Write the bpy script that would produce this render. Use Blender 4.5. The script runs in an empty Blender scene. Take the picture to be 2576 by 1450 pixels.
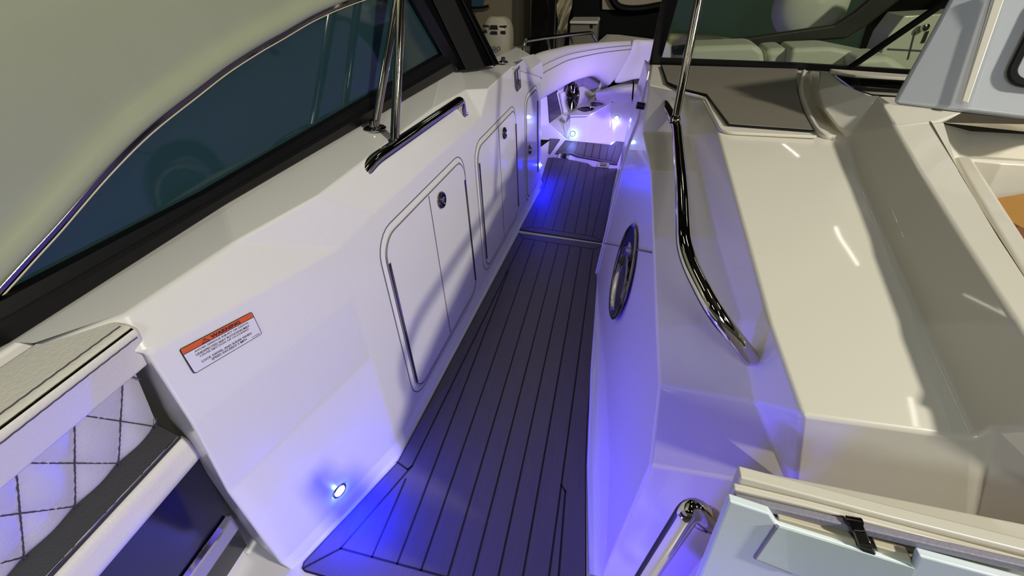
import bpy, bmesh, math, random
from mathutils import Vector, Matrix
random.seed(4)
scene = bpy.context.scene
COL = scene.collection
V = Vector

# ------------------------------------------------------------------ materials
def lin(c):
    return tuple(((x/255)/12.92 if x/255 <= .04045 else ((x/255+.055)/1.055)**2.4) for x in c) + (1,)

def mat(name, rgb, rough=.5, metal=0, coat=0, spec=.5, bump=0, bscale=200, var=0, vscale=6, emit=None, estr=0, ior=1.5, stretch=None):
    m = bpy.data.materials.new(name); m.use_nodes = True
    nt = m.node_tree; b = nt.nodes['Principled BSDF']
    c = lin(rgb)
    b.inputs['Base Color'].default_value = c
    b.inputs['Roughness'].default_value = rough
    b.inputs['Metallic'].default_value = metal
    b.inputs['Coat Weight'].default_value = coat
    b.inputs['Coat Roughness'].default_value = .04
    b.inputs['Specular IOR Level'].default_value = spec
    b.inputs['IOR'].default_value = ior
    if emit:
        b.inputs['Emission Color'].default_value = tuple(emit)+(1,)
        b.inputs['Emission Strength'].default_value = estr
    tc = nt.nodes.new('ShaderNodeTexCoord')
    src = tc.outputs['Object']
    if stretch:
        mp = nt.nodes.new('ShaderNodeMapping'); mp.inputs['Scale'].default_value = stretch
        nt.links.new(src, mp.inputs['Vector']); src = mp.outputs['Vector']
    if var:
        n = nt.nodes.new('ShaderNodeTexNoise'); n.inputs['Scale'].default_value = vscale; n.inputs['Detail'].default_value = 5
        nt.links.new(src, n.inputs['Vector'])
        mx = nt.nodes.new('ShaderNodeMix'); mx.data_type = 'RGBA'
        mx.inputs['A'].default_value = tuple(x*(1-var) for x in c[:3])+(1,)
        mx.inputs['B'].default_value = tuple(min(1, x*(1+var)) for x in c[:3])+(1,)
        nt.links.new(n.outputs['Fac'], mx.inputs['Factor']); nt.links.new(mx.outputs['Result'], b.inputs['Base Color'])
    if bump:
        n = nt.nodes.new('ShaderNodeTexNoise'); n.inputs['Scale'].default_value = bscale; n.inputs['Detail'].default_value = 3
        nt.links.new(src, n.inputs['Vector'])
        bp = nt.nodes.new('ShaderNodeBump'); bp.inputs['Strength'].default_value = bump; bp.inputs['Distance'].default_value = .002
        nt.links.new(n.outputs['Fac'], bp.inputs['Height']); nt.links.new(bp.outputs['Normal'], b.inputs['Normal'])
    return m

def glass(name, tint, refl=.04, alpha=.9):
    """thin pane: tinted see-through plus a Fresnel reflection"""
    m = bpy.data.materials.new(name); m.use_nodes = True
    nt = m.node_tree; nt.nodes.clear()
    o = nt.nodes.new('ShaderNodeOutputMaterial'); mix = nt.nodes.new('ShaderNodeMixShader')
    t = nt.nodes.new('ShaderNodeBsdfTransparent'); t.inputs['Color'].default_value = tint+(1,)
    g = nt.nodes.new('ShaderNodeBsdfGlossy'); g.inputs['Roughness'].default_value = .03
    lw = nt.nodes.new('ShaderNodeLayerWeight'); lw.inputs['Blend'].default_value = alpha
    nt.links.new(lw.outputs['Fresnel'], mix.inputs['Fac'])
    nt.links.new(t.outputs[0], mix.inputs[1]); nt.links.new(g.outputs[0], mix.inputs[2]); nt.links.new(mix.outputs[0], o.inputs['Surface'])
    return m

M = dict(
    gel=mat('white_gelcoat', (226,223,214), .30, coat=.5, var=.015, vscale=3),
    gelw=mat('cream_gelcoat', (228,222,204), .32, coat=.4, var=.015, vscale=3),
    groove=mat('shadow_gap', (96,92,104), .6),
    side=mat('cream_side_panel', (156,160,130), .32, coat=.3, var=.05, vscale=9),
    steel=mat('polished_steel', (205,200,190), .06, metal=1),
    steeld=mat('dark_chrome', (120,115,112), .12, metal=1),
    black=mat('black_rubber', (7,7,8), .45, spec=.25),
    blackg=mat('black_gloss', (8,8,9), .2, spec=.35),
    matgrey=mat('grey_deck_foam', (92,85,83), .55, bump=.25, bscale=60, var=.18, vscale=8, stretch=(14,1,1)),
    caulk=mat('black_caulk', (9,9,11), .5),
    vinyl=mat('cream_vinyl', (216,211,197), .5, bump=.5, bscale=160, var=.03),
    vinylw=mat('white_vinyl', (205,201,200), .5, bump=.5, bscale=160, var=.03),
    thread=mat('dark_thread', (70,64,72), .8),
    carpet=mat('black_vinyl', (34,33,36), .55, bump=.15, bscale=250),
    navy=mat('navy_gloss', (14,14,32), .14, spec=.3),
    purp=mat('grey_vinyl_strip', (150,146,160), .5, bump=.3, bscale=200),
    lid=mat('taupe_mesh_pad', (118,112,98), .55, bump=.4, bscale=600, var=.06, vscale=5),
    deckg=mat('sage_gelcoat', (170,176,158), .3, coat=.4),
    orange=mat('orange_ink', (214,92,28), .5), ink=mat('black_ink', (28,24,26), .6), label=mat('label_white', (222,218,222), .35),
    card=mat('brown_card', (170,122,52), .8, var=.15), cardd=mat('dark_card', (120,76,40), .8, var=.15),
    tan=mat('tan_plastic', (205,194,164), .45), pale=mat('pale_moulding', (232,243,246), .45, coat=.1), palegreen=mat('pale_green_recess', (216,232,224), .3, coat=.3),
    led=mat('led_lens', (255,255,255), .3, emit=(.42,.82,1.0), estr=22),
    bluish=mat('blue_white_gelcoat', (204,208,212), .34, coat=.3, bump=.12, bscale=300),
    smoke=mat('smoked_plastic', (70,62,78), .15, coat=.6),
    engine=mat('white_engine_cowl', (196,190,160), .35, coat=.3), engdark=mat('dark_grille', (40,36,30), .5), lettr=mat('grey_letter', (110,104,90), .5),
    bg_hull=mat('beige_hull', (150,138,112), .3, coat=.4, var=.06, vscale=1), bg_cream=mat('cream_hull', (205,190,150), .5),
    bg_black=mat('black_cover', (9,9,9), .6, spec=.25, var=.3, vscale=2), bg_wrap=mat('clear_wrap', (205,192,160), .3, coat=.5, bump=1, bscale=14, var=.12, vscale=9),
    bg_grey=mat('grey_box', (128,122,104), .5), bg_post=mat('dark_post', (20,16,14), .2, coat=.6),
    floor=mat('concrete', (112,108,98), .35, var=.1, vscale=2), dark=mat('dark_wall', (40,36,32), .8, var=.2, vscale=.6),
    blueg=mat('blue_glass', (60,88,110), .1, coat=.5),
    dglass=mat('dark_glass', (30,36,34), .05, coat=1),
    cup=mat('cup_dark', (50,46,52), .2, metal=.8),
)
# dark teal privacy glass: mostly opaque, reflective
M['teal'] = mat('teal_privacy_glass', (34,58,62), .04, spec=.5, ior=1.45)
M['pane'] = glass('green_windscreen', (.74,.80,.70), alpha=.14)
M['clear'] = glass('clear_shield', (.9,.93,.95), alpha=.12)

# ------------------------------------------------------------------ helpers
def link(o, parent=None):
    COL.objects.link(o)
    if parent is not None: o.parent = parent
    return o

def tag(o, label=None, cat=None, group=None, kind=None):
    if label: o['label'] = label
    if cat: o['category'] = cat
    if group: o['group'] = group
    if kind: o['kind'] = kind
    return o

def empty(name, label, cat, loc=(0,0,0), group=None):
    o = bpy.data.objects.new(name, None); o.empty_display_size = .05
    o.location = loc; link(o); tag(o, label, cat, group); bpy.context.view_layer.update()
    return o

def mesh(name, verts, faces, mats, parent=None, bevel=0, seg=3, smooth=True, solid=0, fmat=None, merge=0, subd=0, ang=12):
    me = bpy.data.meshes.new(name)
    me.from_pydata([tuple(v) for v in verts], [], faces)
    mats = mats if isinstance(mats, (list, tuple)) else [mats]
    for m_ in mats: me.materials.append(m_)
    if fmat:
        for p, k in zip(me.polygons, fmat): p.material_index = k
    bm = bmesh.new(); bm.from_mesh(me)
    if merge: bmesh.ops.remove_doubles(bm, verts=bm.verts, dist=merge)
    bmesh.ops.recalc_face_normals(bm, faces=bm.faces)
    bm.to_mesh(me); bm.free()
    if smooth:
        for p in me.polygons: p.use_smooth = True
    o = bpy.data.objects.new(name, me)
    link(o)
    if parent is not None:
        o.parent = parent; o.matrix_parent_inverse = parent.matrix_world.inverted()
    if solid:
        s = o.modifiers.new('thick', 'SOLIDIFY'); s.thickness = solid; s.offset = -1
    if bevel:
        b = o.modifiers.new('soft', 'BEVEL'); b.width = bevel; b.segments = seg; b.limit_method = 'ANGLE'; b.angle_limit = math.radians(ang)
        b.harden_normals = True
    if subd:
        s = o.modifiers.new('sub', 'SUBSURF'); s.levels = subd; s.render_levels = subd
    if smooth and not bevel and not subd:
        try: me.set_sharp_from_angle(angle=math.radians(35))
        except Exception: pass
    return o

class MB:
    """collects shapes into one mesh"""
    def __init__(s): s.v = []; s.f = []; s.m = []
    def add(s, vs, fs, mi=0):
        k = len(s.v); s.v += [tuple(v) for v in vs]; s.f += [tuple(i+k for i in f) for f in fs]; s.m += [mi]*len(fs); return s
    def prism(s, pts, ext, mi=0):
        n = len(pts); e = V(ext); top = [tuple(V(p)+e) for p in pts]
        fs = [tuple(range(n)), tuple(range(2*n-1, n-1, -1))] + [(i, (i+1) % n, n+(i+1) % n, n+i) for i in range(n)]
        return s.add(list(pts)+top, fs, mi)
    def box(s, a, b, mi=0):
        (x0,y0,z0),(x1,y1,z1) = a, b
        return s.prism([(x0,y0,z0),(x1,y0,z0),(x1,y1,z0),(x0,y1,z0)], (0,0,z1-z0), mi)
    def tube(s, pts, r, n=16, mi=0, cap=True, round_end=False):
        pts = [V(p) for p in pts]; N = len(pts)
        if round_end:
            d0 = (pts[0]-pts[1]).normalized(); d1 = (pts[-1]-pts[-2]).normalized()
            rr = r if not isinstance(r, list) else r[0]
            pre = [(pts[0]+d0*rr*math.sin(a), rr*math.cos(a)) for a in (1.5, 1.2, .8, .4)]
            post = [(pts[-1]+d1*rr*math.sin(a), rr*math.cos(a)) for a in (.4, .8, 1.2, 1.5)]
            R = [b for a, b in pre]+[rr]*N+[b for a, b in post]
            pts = [a for a, b in pre]+pts+[a for a, b in post]; N = len(pts)
        else: R = r if isinstance(r, list) else [r]*N
        up = None; rings = []
        for i in range(N):
            t = (pts[min(i+1, N-1)]-pts[max(i-1, 0)]).normalized()
            if up is None:
                up = t.orthogonal().normalized()
            else:
                up = (up-t*up.dot(t)).normalized()
            w = t.cross(up)
            rings.append([pts[i]+(up*math.cos(2*math.pi*k/n)+w*math.sin(2*math.pi*k/n))*R[i] for k in range(n)])
        vs = [p for g in rings for p in g]; fs = []
        for i in range(N-1):
            for k in range(n): fs.append((i*n+k, i*n+(k+1) % n, (i+1)*n+(k+1) % n, (i+1)*n+k))
        if cap: fs += [tuple(range(n-1, -1, -1)), tuple(range((N-1)*n, N*n))]
        return s.add(vs, fs, mi)
    def lathe(s, c, axis, prof, n=32, mi=0, close=False):
        """prof: (radius, height along axis)"""
        c = V(c); ax = V(axis).normalized(); u = ax.orthogonal().normalized(); w = ax.cross(u)
        vs = []; fs = []
        for r_, h in prof:
            for k in range(n):
                a = 2*math.pi*k/n; vs.append(c+ax*h+(u*math.cos(a)+w*math.sin(a))*max(r_, 1e-5))
        for i in range(len(prof)-1):
            for k in range(n): fs.append((i*n+k, i*n+(k+1) % n, (i+1)*n+(k+1) % n, (i+1)*n+k))
        return s.add(vs, fs, mi)
    def build(s, name, mats, parent=None, **kw):
        return mesh(name, s.v, s.f, mats, parent, fmat=s.m, **kw)

def spline(pts, k=8):
    """Catmull-Rom through the points"""
    P = [V(p) for p in pts]; P = [P[0]*2-P[1]]+P+[P[-1]*2-P[-2]]; out = []
    for i in range(1, len(P)-2):
        a, b, c, d = P[i-1:i+3]
        for j in range(k):
            t = j/k
            out.append(.5*((2*b)+(c-a)*t+(2*a-5*b+4*c-d)*t*t+(3*b-a-3*c+d)*t**3))
    out.append(P[-2]); return out

def bend(pts, rad, k=6):
    """straight runs with rounded corners"""
    P = [V(p) for p in pts]; out = [P[0]]
    for i in range(1, len(P)-1):
        a, b, c = P[i-1:i+2]; d0 = (a-b); d1 = (c-b)
        q = min(rad, d0.length*.45, d1.length*.45); s = b+d0.normalized()*q; e = b+d1.normalized()*q
        for j in range(k+1):
            t = j/k; out.append(s*(1-t)**2+b*2*t*(1-t)+e*t*t)
    out.append(P[-1]); return out

def rrect(w0, w1, h0, h1, r, k=6):
    out = []
    for cx, cy, a0 in ((w1-r, h1-r, 0), (w0+r, h1-r, 90), (w0+r, h0+r, 180), (w1-r, h0+r, 270)):
        for j in range(k+1):
            a = math.radians(a0+90*j/k); out.append((cx+r*math.cos(a), cy+r*math.sin(a)))
    return out

def resample(pts, n):
    P = [V(p) for p in pts]; L = [0]
    for a, b in zip(P, P[1:]): L.append(L[-1]+(b-a).length)
    out = []
    for i in range(n):
        d = L[-1]*i/(n-1); j = 0
        while j < len(P)-2 and L[j+1] < d: j += 1
        t = (d-L[j])/max(L[j+1]-L[j], 1e-9); out.append(P[j].lerp(P[j+1], t))
    return out

def loft(name, rows, mats, parent=None, **kw):
    n = len(rows[0]); vs = [p for r_ in rows for p in r_]
    fs = [(i*n+k, i*n+k+1, (i+1)*n+k+1, (i+1)*n+k) for i in range(len(rows)-1) for k in range(n-1)]
    return mesh(name, vs, fs, mats, parent, **kw)

# the port liner plane, in wall coordinates (distance forward y, height z), off = out of the wall
WA, WB, WC = V((-.655,.75,0)), V((-.56,2.57,0)), V((-.721,.84,1.0))
WN = (WB-WA).cross(WC-WA).normalized()
if WN.x < 0: WN = -WN
def wall(y, z, off=0.):
    x = WA.x-((y-WA.y)*WN.y+(z-WA.z)*WN.z)/WN.x
    return V((x, y, z))+WN*off

# ------------------------------------------------------------------ camera
F = 1056.; PITCH = math.atan2(850, F); YAW = math.atan2(307, math.hypot(850, F))
cd = bpy.data.cameras.new('camera'); cd.sensor_width = 36; cd.lens = F/2576*36; cd.clip_start = .02; cd.clip_end = 100
cam = bpy.data.objects.new('camera', cd); COL.objects.link(cam)
cam.location = (0, 0, 1.6); cam.rotation_euler = (math.pi/2-PITCH, 0, YAW); scene.camera = cam

# ------------------------------------------------------------------ showroom around the boat
def structure(o): o['kind'] = 'structure'; return o
g = MB(); g.box((-14,-8,-1.32), (14,16,-1.3)); structure(g.build('floor', M['floor']))
g = MB(); g.box((-14,16,-1.3), (14,16.2,6)); structure(g.build('wall_front', M['dark']))
g = MB(); g.box((-14,-8,6), (14,16,6.2)); structure(g.build('ceiling', M['dark']))

# ------------------------------------------------------------------ cockpit sole and bow sole
g = MB(); g.prism([(-1.25,-.6,-.03), (.9,-.6,-.03), (.30,2.0,-.03), (.45,4.0,-.03), (.6,5.6,-.03), (-.3,5.6,-.03), (-.75,4.0,-.03), (-.65,3.55,-.03), (-.75,1.0,-.03), (-1.25,.2,-.03)], (0,0,.028))
structure(g.build('floor_cockpit', M['gel']))

def deck_mat(name, outline, lines, label, closed=(), bw=.0065):
    """grey foam sheet with rounded edge and black caulk lines between its planks"""
    t = empty(name, label, 'deck mat', tuple(sum((V((p[0], p[1], 0)) for p in outline), V((0,0,0)))/len(outline)))
    m = MB(); m.prism([(p[0], p[1], -.004) for p in outline], (0,0,.008), 1)
    # inset grey top
    n = len(outline); P = [V((p[0], p[1], 0)) for p in outline]
    area = sum(P[i].x*P[(i+1) % n].y-P[(i+1) % n].x*P[i].y for i in range(n))
    sg = 1 if area > 0 else -1
    ins = []
    for i in range(n):
        a = (P[i]-P[i-1]).normalized(); b = (P[(i+1) % n]-P[i]).normalized()
        na = V((-a.y, a.x, 0))*sg; nb = V((-b.y, b.x, 0))*sg; h = (na+nb); h = h/max(h.length_squared, .4)*2
        ins.append(P[i]+h*.5*.009*2*.5)
    m.prism([(p.x, p.y, .0035) for p in ins], (0,0,.0025), 0)
    for ln in lines:
        for a, b in zip(ln, ln[1:]):
            a = V((a[0], a[1], 0)); b = V((b[0], b[1], 0)); d = (b-a).normalized(); s = V((-d.y, d.x, 0))*bw/2
            a = a-d*bw*.4; b = b+d*bw*.4
            m.add([tuple((q.x, q.y, .0066)) for q in (a-s, b-s, b+s, a+s)], [(0,1,2,3)], 1)
    m.build('foam_sheet', [M['matgrey'], M['caulk']], t, smooth=False)
    return t

def yl(x, y0, y1): return [(x, y0), (x, y1)]
# near mat: left edge splays out at its aft end
e_l = lambda y: -.6395+(y-.747)*.0596          # left edge forward of the splay
n_out = [(-.795,.352), (-.790,.335), (-.775,.328), (.135,.328), (.132,.52), (.098,.90), (.088,1.10), (.083,1.43), (.074,1.78), (.058,2.12), (.053,2.16), (.068,2.19), (.0725,2.24), (.076,2.545), (-.531,2.567), (-.6395,.747)]
bl = lambda y: e_l(y)+.052
lines = [[(-.785,.335), (-.695,.416), (.132,.416)], [(-.695,.416), (-.575,.745)], [(-.6395,.747), (-.587,.728), (-.575,.745), (-.483,2.50)],
         [(-.527,2.56), (-.483,2.50), (.01,2.468), (.074,2.52)]]
for x, y0, y1 in ((-.578,.416,.69), (-.487,.416,2.09), (-.402,.416,2.494), (-.31,.416,2.49), (-.23,.416,2.484), (-.149,.416,2.479), (-.071,.416,2.473), (.012,.416,2.468)):
    lines.append(yl(x, y0, y1))
lines[5] = [(-.487,.416), (-.4985,2.06)]
lines += [[(-.4985,2.06), (-.4995,2.095), (-.5095,2.075)]]
lines += [[(.047,.416), (.030,.78), (.012,.80)]]
deck_mat('deck_mat', n_out, lines, 'long dark grey planked foam deck mat covering the aft half of the walkway')
# middle mat
m_out = [(-0.5339, 2.608, 0), (-0.5149, 3.0305, 0), (-0.4984, 3.4383, 0), (-0.5273, 3.525, 0), (-0.5429, 4.0151, 0), (-0.4907, 4.0373, 0), (-0.3025, 4.0076, 0), (-0.152, 3.9613, 0), (-0.1015, 3.8947, 0), (0.0113, 3.8726, 0), (0.1315, 3.8998, 0), (0.1024, 3.4214, 0), (0.0833, 2.9152, 0), (0.0804, 2.8532, 0), (0.0752, 2.5701, 0)]
lines = [[(-0.5339, 2.608, 0), (-0.4588, 2.6656, 0), (-0.0073, 2.6374, 0), (0.0722, 2.5747, 0)]]
for a, b in (((-0.4531, 2.6669, 0), (-0.491, 3.9854, 0)), ((-0.3776, 2.6607, 0), (-0.3795, 3.9698, 0)), ((-0.2972, 2.6558, 0), (-0.3029, 3.9771, 0)), ((-0.2178, 2.651, 0), (-0.2201, 3.9558, 0)), ((-0.1364, 2.6469, 0), (-0.1459, 3.9332, 0)), ((-0.0587, 2.6423, 0), (-0.0658, 3.8646, 0)), ((-0.0073, 2.6374, 0), (0.049, 3.853, 0))):
    lines.append([a, b])
lines.append([(0.0164, 3.8456, 0), (0.019, 3.5974, 0), (0.0362, 3.6013, 0)])
deck_mat('deck_mat', m_out, lines, 'middle dark grey planked foam mat, glowing blue beside the narrow locker front')
# bow mat and its two small neighbours
b_out = [(-0.439, 4.54, 0), (-0.1277, 4.5247, 0), (0.179, 4.499, 0), (0.1252, 3.9848, 0), (0.035, 3.9938, 0), (-0.0746, 4.049, 0), (-0.2654, 4.0989, 0), (-0.3352, 4.1577, 0), (-0.4926, 4.1329, 0)]
lines = [[(-0.3722, 4.518, 0), (-0.4137, 4.2389, 0)], [(-0.2908, 4.512, 0), (-0.2957, 4.1992, 0)], [(-0.206, 4.5069, 0), (-0.2038, 4.1128, 0)], [(-0.1301, 4.5, 0), (-0.1292, 4.1088, 0)], [(-0.0549, 4.4932, 0), (-0.0538, 4.0844, 0)], [(0.0198, 4.4864, 0), (0.0161, 4.0696, 0)], [(0.0979, 4.4806, 0), (0.0619, 4.0698, 0)],
         [(-0.4845, 4.1895, 0), (-0.4123, 4.228, 0), (-0.3398, 4.2333, 0), (-0.2729, 4.1718, 0), (-0.0545, 4.0946, 0), (0.0619, 4.0698, 0), (0.1129, 4.0213, 0)], [(-0.4375, 4.5279, 0), (-0.3819, 4.4914, 0)]]
deck_mat('deck_mat', b_out, lines, 'planked grey foam mat on the bow floor hatch beyond the two latches', bw=.010)
deck_mat('deck_mat', [(-0.6115, 4.5638, 0), (-0.4983, 4.5641, 0), (-0.5395, 4.1223, 0), (-0.5584, 4.1398, 0)], [], 'small plain grey foam strip between the bow floor hatch and the liner')
deck_mat('deck_mat', [(0.0442, 4.492, 0), (0.0971, 4.6366, 0), (0.2308, 4.618, 0), (0.1873, 4.4892, 0)], [], 'small grey foam corner piece beyond the bow floor hatch')
for c, lb in (((-0.3964, 4.0693, 0.004), 'square chrome floor latch on the bow hatch seam, nearer the liner'), ((-0.0038, 3.9359, 0.004), 'square chrome floor latch on the bow hatch seam, nearer the console')):
    t = empty('floor_latch', lb, 'latch', c, 'bow hatch latches')
    m = MB(); q = rrect(-.055,.055,-.06,.06,.012); m.prism([(c[0]+a, c[1]+b, .0055) for a, b in q], (0,0,.006)); m.build('latch_plate', M['steel'], t, bevel=.002)
    m = MB(); q = rrect(-.030,.030,-.03,.035,.01); m.prism([(c[0]+a, c[1]+b, .0115) for a, b in q], (0,0,.003)); m.build('lift_ring', M['steeld'], t, bevel=.001)

# ------------------------------------------------------------------ port liner (left wall)
edge = [(-.748,.352,1.037), (-.748,.346,.96), (-.747,.336,.845), (-.79,.322,.557), (-.818,.319,.24), (-.832,.318,.06), (-.822,.322,-.004)]
fr = [1, .925, .82, .55, .24, .06, -.004]
T1 = V((-0.7136, 0.8829, 0.9263)); T2 = V((-0.7043, 1.0737, 0.9362)); T3 = V((-0.6481, 2.1398, 0.928)); T3b = V((-0.6475, 2.2909, 1.0314)); T4 = V((-0.6234, 2.7748, 1.0483)); T5 = V((-0.5759, 3.5305, 0.9346))
def column(top, y0):
    out = []
    for f_ in fr:
        z = top.z*f_ if f_ > 0 else f_
        y = y0+(top.y-y0)*max(f_, 0); p = wall(y, z)
        if f_ == 1: p = top.copy()
        if f_ < .03: p.x += .012
        out.append(p)
    return out
cols = [[V(p) for p in edge], column(T1, .80), column(T2, 1.03), column(T3, 2.07), column(T4, 2.68), column(T5, 3.42)]
# rounded forward end, turning outboard into the bow
e5 = cols[-1]
cols.append([p+V((-.012, .07, 0)) for p in e5]); cols.append([p+V((-.06, .115, 0)) for p in e5]); cols.append([p+V((-.22, .13, 0)) for p in e5])
vs = []; fs = []
for c in cols: vs += [tuple(p) for p in c]
n = len(fr)
for i in range(len(cols)-1):
    for k in range(n-1): fs.append((i*n+k, i*n+k+1, (i+1)*n+k+1, (i+1)*n+k))
def av(p): vs.append(tuple(p)); return len(vs)-1
iA, iT1, iT2, iT3, iT4, iT5 = 0, n, 2*n, 3*n, 4*n, 5*n
G0 = av((-0.7872, 0.383, 1.1)); G1 = av((-0.7844, 0.6362, 1.09)); G2 = av((-0.7392, 0.8968, 1.085)); G3 = av((-0.7498, 1.7748, 1.07)); G4 = av((-0.7188, 2.1366, 1.06)); iT3b = av(T3b)
W1 = av((-.945,.28,1.1)); W2 = av((-.955,.80,1.1)); W3 = av((-.90,2.30,1.1)); W4 = av((-.89,2.60,1.075)); W5 = av((-.80,2.95,1.05)); W6 = av((-.75,3.55,1.02))
S1 = av((-.86,.29,1.10))
fs += [(G0, G1, iA), (G1, iT1, iA), (G1, G2, iT2, iT1), (G2, G3, iT3, iT2), (G3, G4, iT3), (G4, iT3b, iT3), (iT3b, iT4, iT3),
       (S1, G0, iA)]
fs += [(W1, W2, G1, G0, S1), (W2, W3, G3, G2, G1), (W3, W4, G4, G3), (W4, W5, iT4, iT3b, G4), (W5, W6, iT5, iT4)]
fs += [(iT5, W6, 6*n), (6*n, W6, 7*n), (7*n, W6, 8*n)]
# return face at the aft end of the wall
R = [av((p[0]-.30, p[1]+.10, p[2])) for p in edge]
for k in range(n-1): fs.append((k, k+1, R[k+1], R[k]))
fs.append((S1, 0, R[0]))
structure(mesh('wall_left', vs, fs, M['gel'], bevel=.007, seg=3, ang=5))
structure(mesh('trim_1', [(-.955,-1.3,1.1), (-.945,.28,1.1), (-.893,.30,1.10), (-.893,-1.3,1.1), (-.893,.30,1.0), (-.893,-1.3,1.0)], [(0,1,2,3), (3,2,4,5)], M['gel'], bevel=.008))
# kick strip under the wall
m = MB(); m.prism([wall(.80,.0,.004), wall(2.05,.0,.004), wall(3.3,.0,.004), wall(3.3,.045,.018), wall(.80,.045,.018)][:1]+[wall(3.3,0,.004), wall(3.3,0,.028), wall(.86,0,.010)], (0,0,.006))
structure(m.build('baseboard_left', M['gel'], bevel=.002))

# small moulded peak where liner meets the bow coaming
v = [V((-0.625, 2.7382, 1.0443))+WN*.004, (-0.5929, 2.9392, 1.055), V((-0.5957, 3.1687, 0.9475))+WN*.006, V((-0.5744, 3.5579, 0.9324))+WN*.004, (-0.6008, 3.3503, 1.02), (-0.6257, 2.9968, 1.055), V((-0.5636, 3.6012, 0.8122))+WN*.004]
t = mesh('moulded_peak', v, [(0,1,2), (2,3,6), (0,2,6), (1,5,4,3,2)], M['gel'], bevel=.004)
tag(t, 'pointed white moulding where the liner meets the bow cushion', 'moulding')
# steel plate on the forward liner
c0 = V((-0.616, 2.8564, 1.0038))+WN*.002
t = empty('striker_plate', 'narrow grey metal striker plate high on the forward liner', 'plate', tuple(c0))
m = MB(); m.prism([wall(2.79,1.015,.004), wall(2.90,1.035,.004), wall(2.90,.90,.004), wall(2.82,.895,.004), wall(2.79,.93,.004)], WN*.008); m.build('plate_body', M['steeld'], t, bevel=.002)
m = MB(); m.prism([wall(2.83,1.015,.013), wall(2.88,1.02,.013), wall(2.88,.93,.013), wall(2.84,.93,.013)], WN*.002); m.build('plate_face', M['steel'], t, bevel=.001)

# ------------------------------------------------------------------ liner locker fronts
def cab_door(oy0, oy1, oz0, oz1, ysplit, latch, ls, label, skew, hinges, lr, inset=.045):
    """each door sits in a rounded recess; skew follows the slight lean of its edges"""
    sk = lambda y, z: y+skew*(z-.45)
    t = empty('liner_locker', label, 'locker', tuple(wall((oy0+oy1)/2, oz0)), 'locker fronts along the liner')
    def ring(y0, y1, z0, z1, r_, w, o, mname, mt, hgt=.002):
        a = rrect(y0, y1, z0, z1, r_); b = rrect(y0+w, y1-w, z0+w, z1-w, max(r_-w, .004)); k = len(a)
        m = MB(); vs = [wall(sk(y, z), z, o) for y, z in a]+[wall(sk(y, z), z, o+hgt) for y, z in b]
        m.add(vs, [(i, (i+1) % k, k+(i+1) % k, k+i) for i in range(k)])
        return m.build(mname, mt, t)
    # raised lip, then shadow gap, then the leaf
    ring(oy0, oy1, oz0, oz1, .10, .004, .001, 'frame_line', M['groove'], .0004)
    ring(oy0+.006, oy1-.006, oz0+.006, oz1-.006, .095, .018, .001, 'frame_lip', M['gel'], .003)
    iy0, iy1, iz0, iz1 = oy0+inset*.7, oy1-inset*.5, oz0+inset*.7, oz1-inset*.7
    a = rrect(iy0, iy1, iz0, iz1, .08)
    m = MB(); m.prism([wall(sk(y, z), z, .001) for y, z in a], WN*.006)
    d = m.build('door_leaf', M['gel'], t, bevel=.003)
    ring(iy0-.003, iy1+.003, iz0-.003, iz1+.003, .083, .0045, .0075, 'gap_line', M['groove'], .0002)
    if ysplit:
        m = MB(); m.prism([wall(sk(ysplit-.0028, iz0+.01), iz0+.01, .0072), wall(sk(ysplit+.0028, iz0+.01), iz0+.01, .0072), wall(sk(ysplit+.0028, iz1-.005), iz1-.005, .0072), wall(sk(ysplit-.0028, iz1-.005), iz1-.005, .0072)], WN*.0008)
        m.build('split_line', M['groove'], t)
    for yh, z0, z1 in hinges:
        m = MB(); m.prism([wall(sk(yh-.006, z0), z0, .007), wall(sk(yh+.006, z0), z0, .007), wall(sk(yh+.006, z1), z1, .007), wall(sk(yh-.006, z1), z1, .007)], WN*.003)
        m.tube([wall(sk(yh, z0), z0, .010), wall(sk(yh, z1), z1, .010)], .0035, 8)
        m.build('hinge', M['steeld'], t)
    c = V(latch)+WN*.008
    m = MB(); m.lathe(c, WN, [(lr, 0), (lr, .006), (lr*.92, .010), (lr*.70, .011), (lr*.62, .006)], 32)
    L = m.build('latch', M['steeld'], t)
    m = MB(); m.lathe(c, WN, [(lr*.64, .005), (lr*.5, .003), (0, .003)], 24); m.build('latch_dish', M['blackg'], L)
    m = MB(); m.lathe(c, WN, [(lr*.40, .003), (lr*.40, .012), (lr*.30, .014), (0, .013)], 24); m.build('latch_button', M['steel'], L)
    return t
cab_door(1.01, 1.815, .085, .865, 1.405, (-0.6681, 1.5341, 0.7639), 1, 'widest white liner locker front, between the warning label and the next locker', .09, [(1.048,.17,.745), (1.783,.17,.735)], .036)
cab_door(1.945, 2.735, .085, .84, 2.345, (-0.6174, 2.4771, 0.743), 1, 'middle white liner locker front, level with the end of the port grab rail', .11, [(1.99,.18,.735), (2.705,.16,.72)], .034)
cab_door(2.955, 3.365, .05, .82, None, (-0.5648, 3.0623, 0.431), 1, 'narrow white liner locker front with low latch, next to the bow', .12, [(3.335,.16,.70)], .034)

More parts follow.
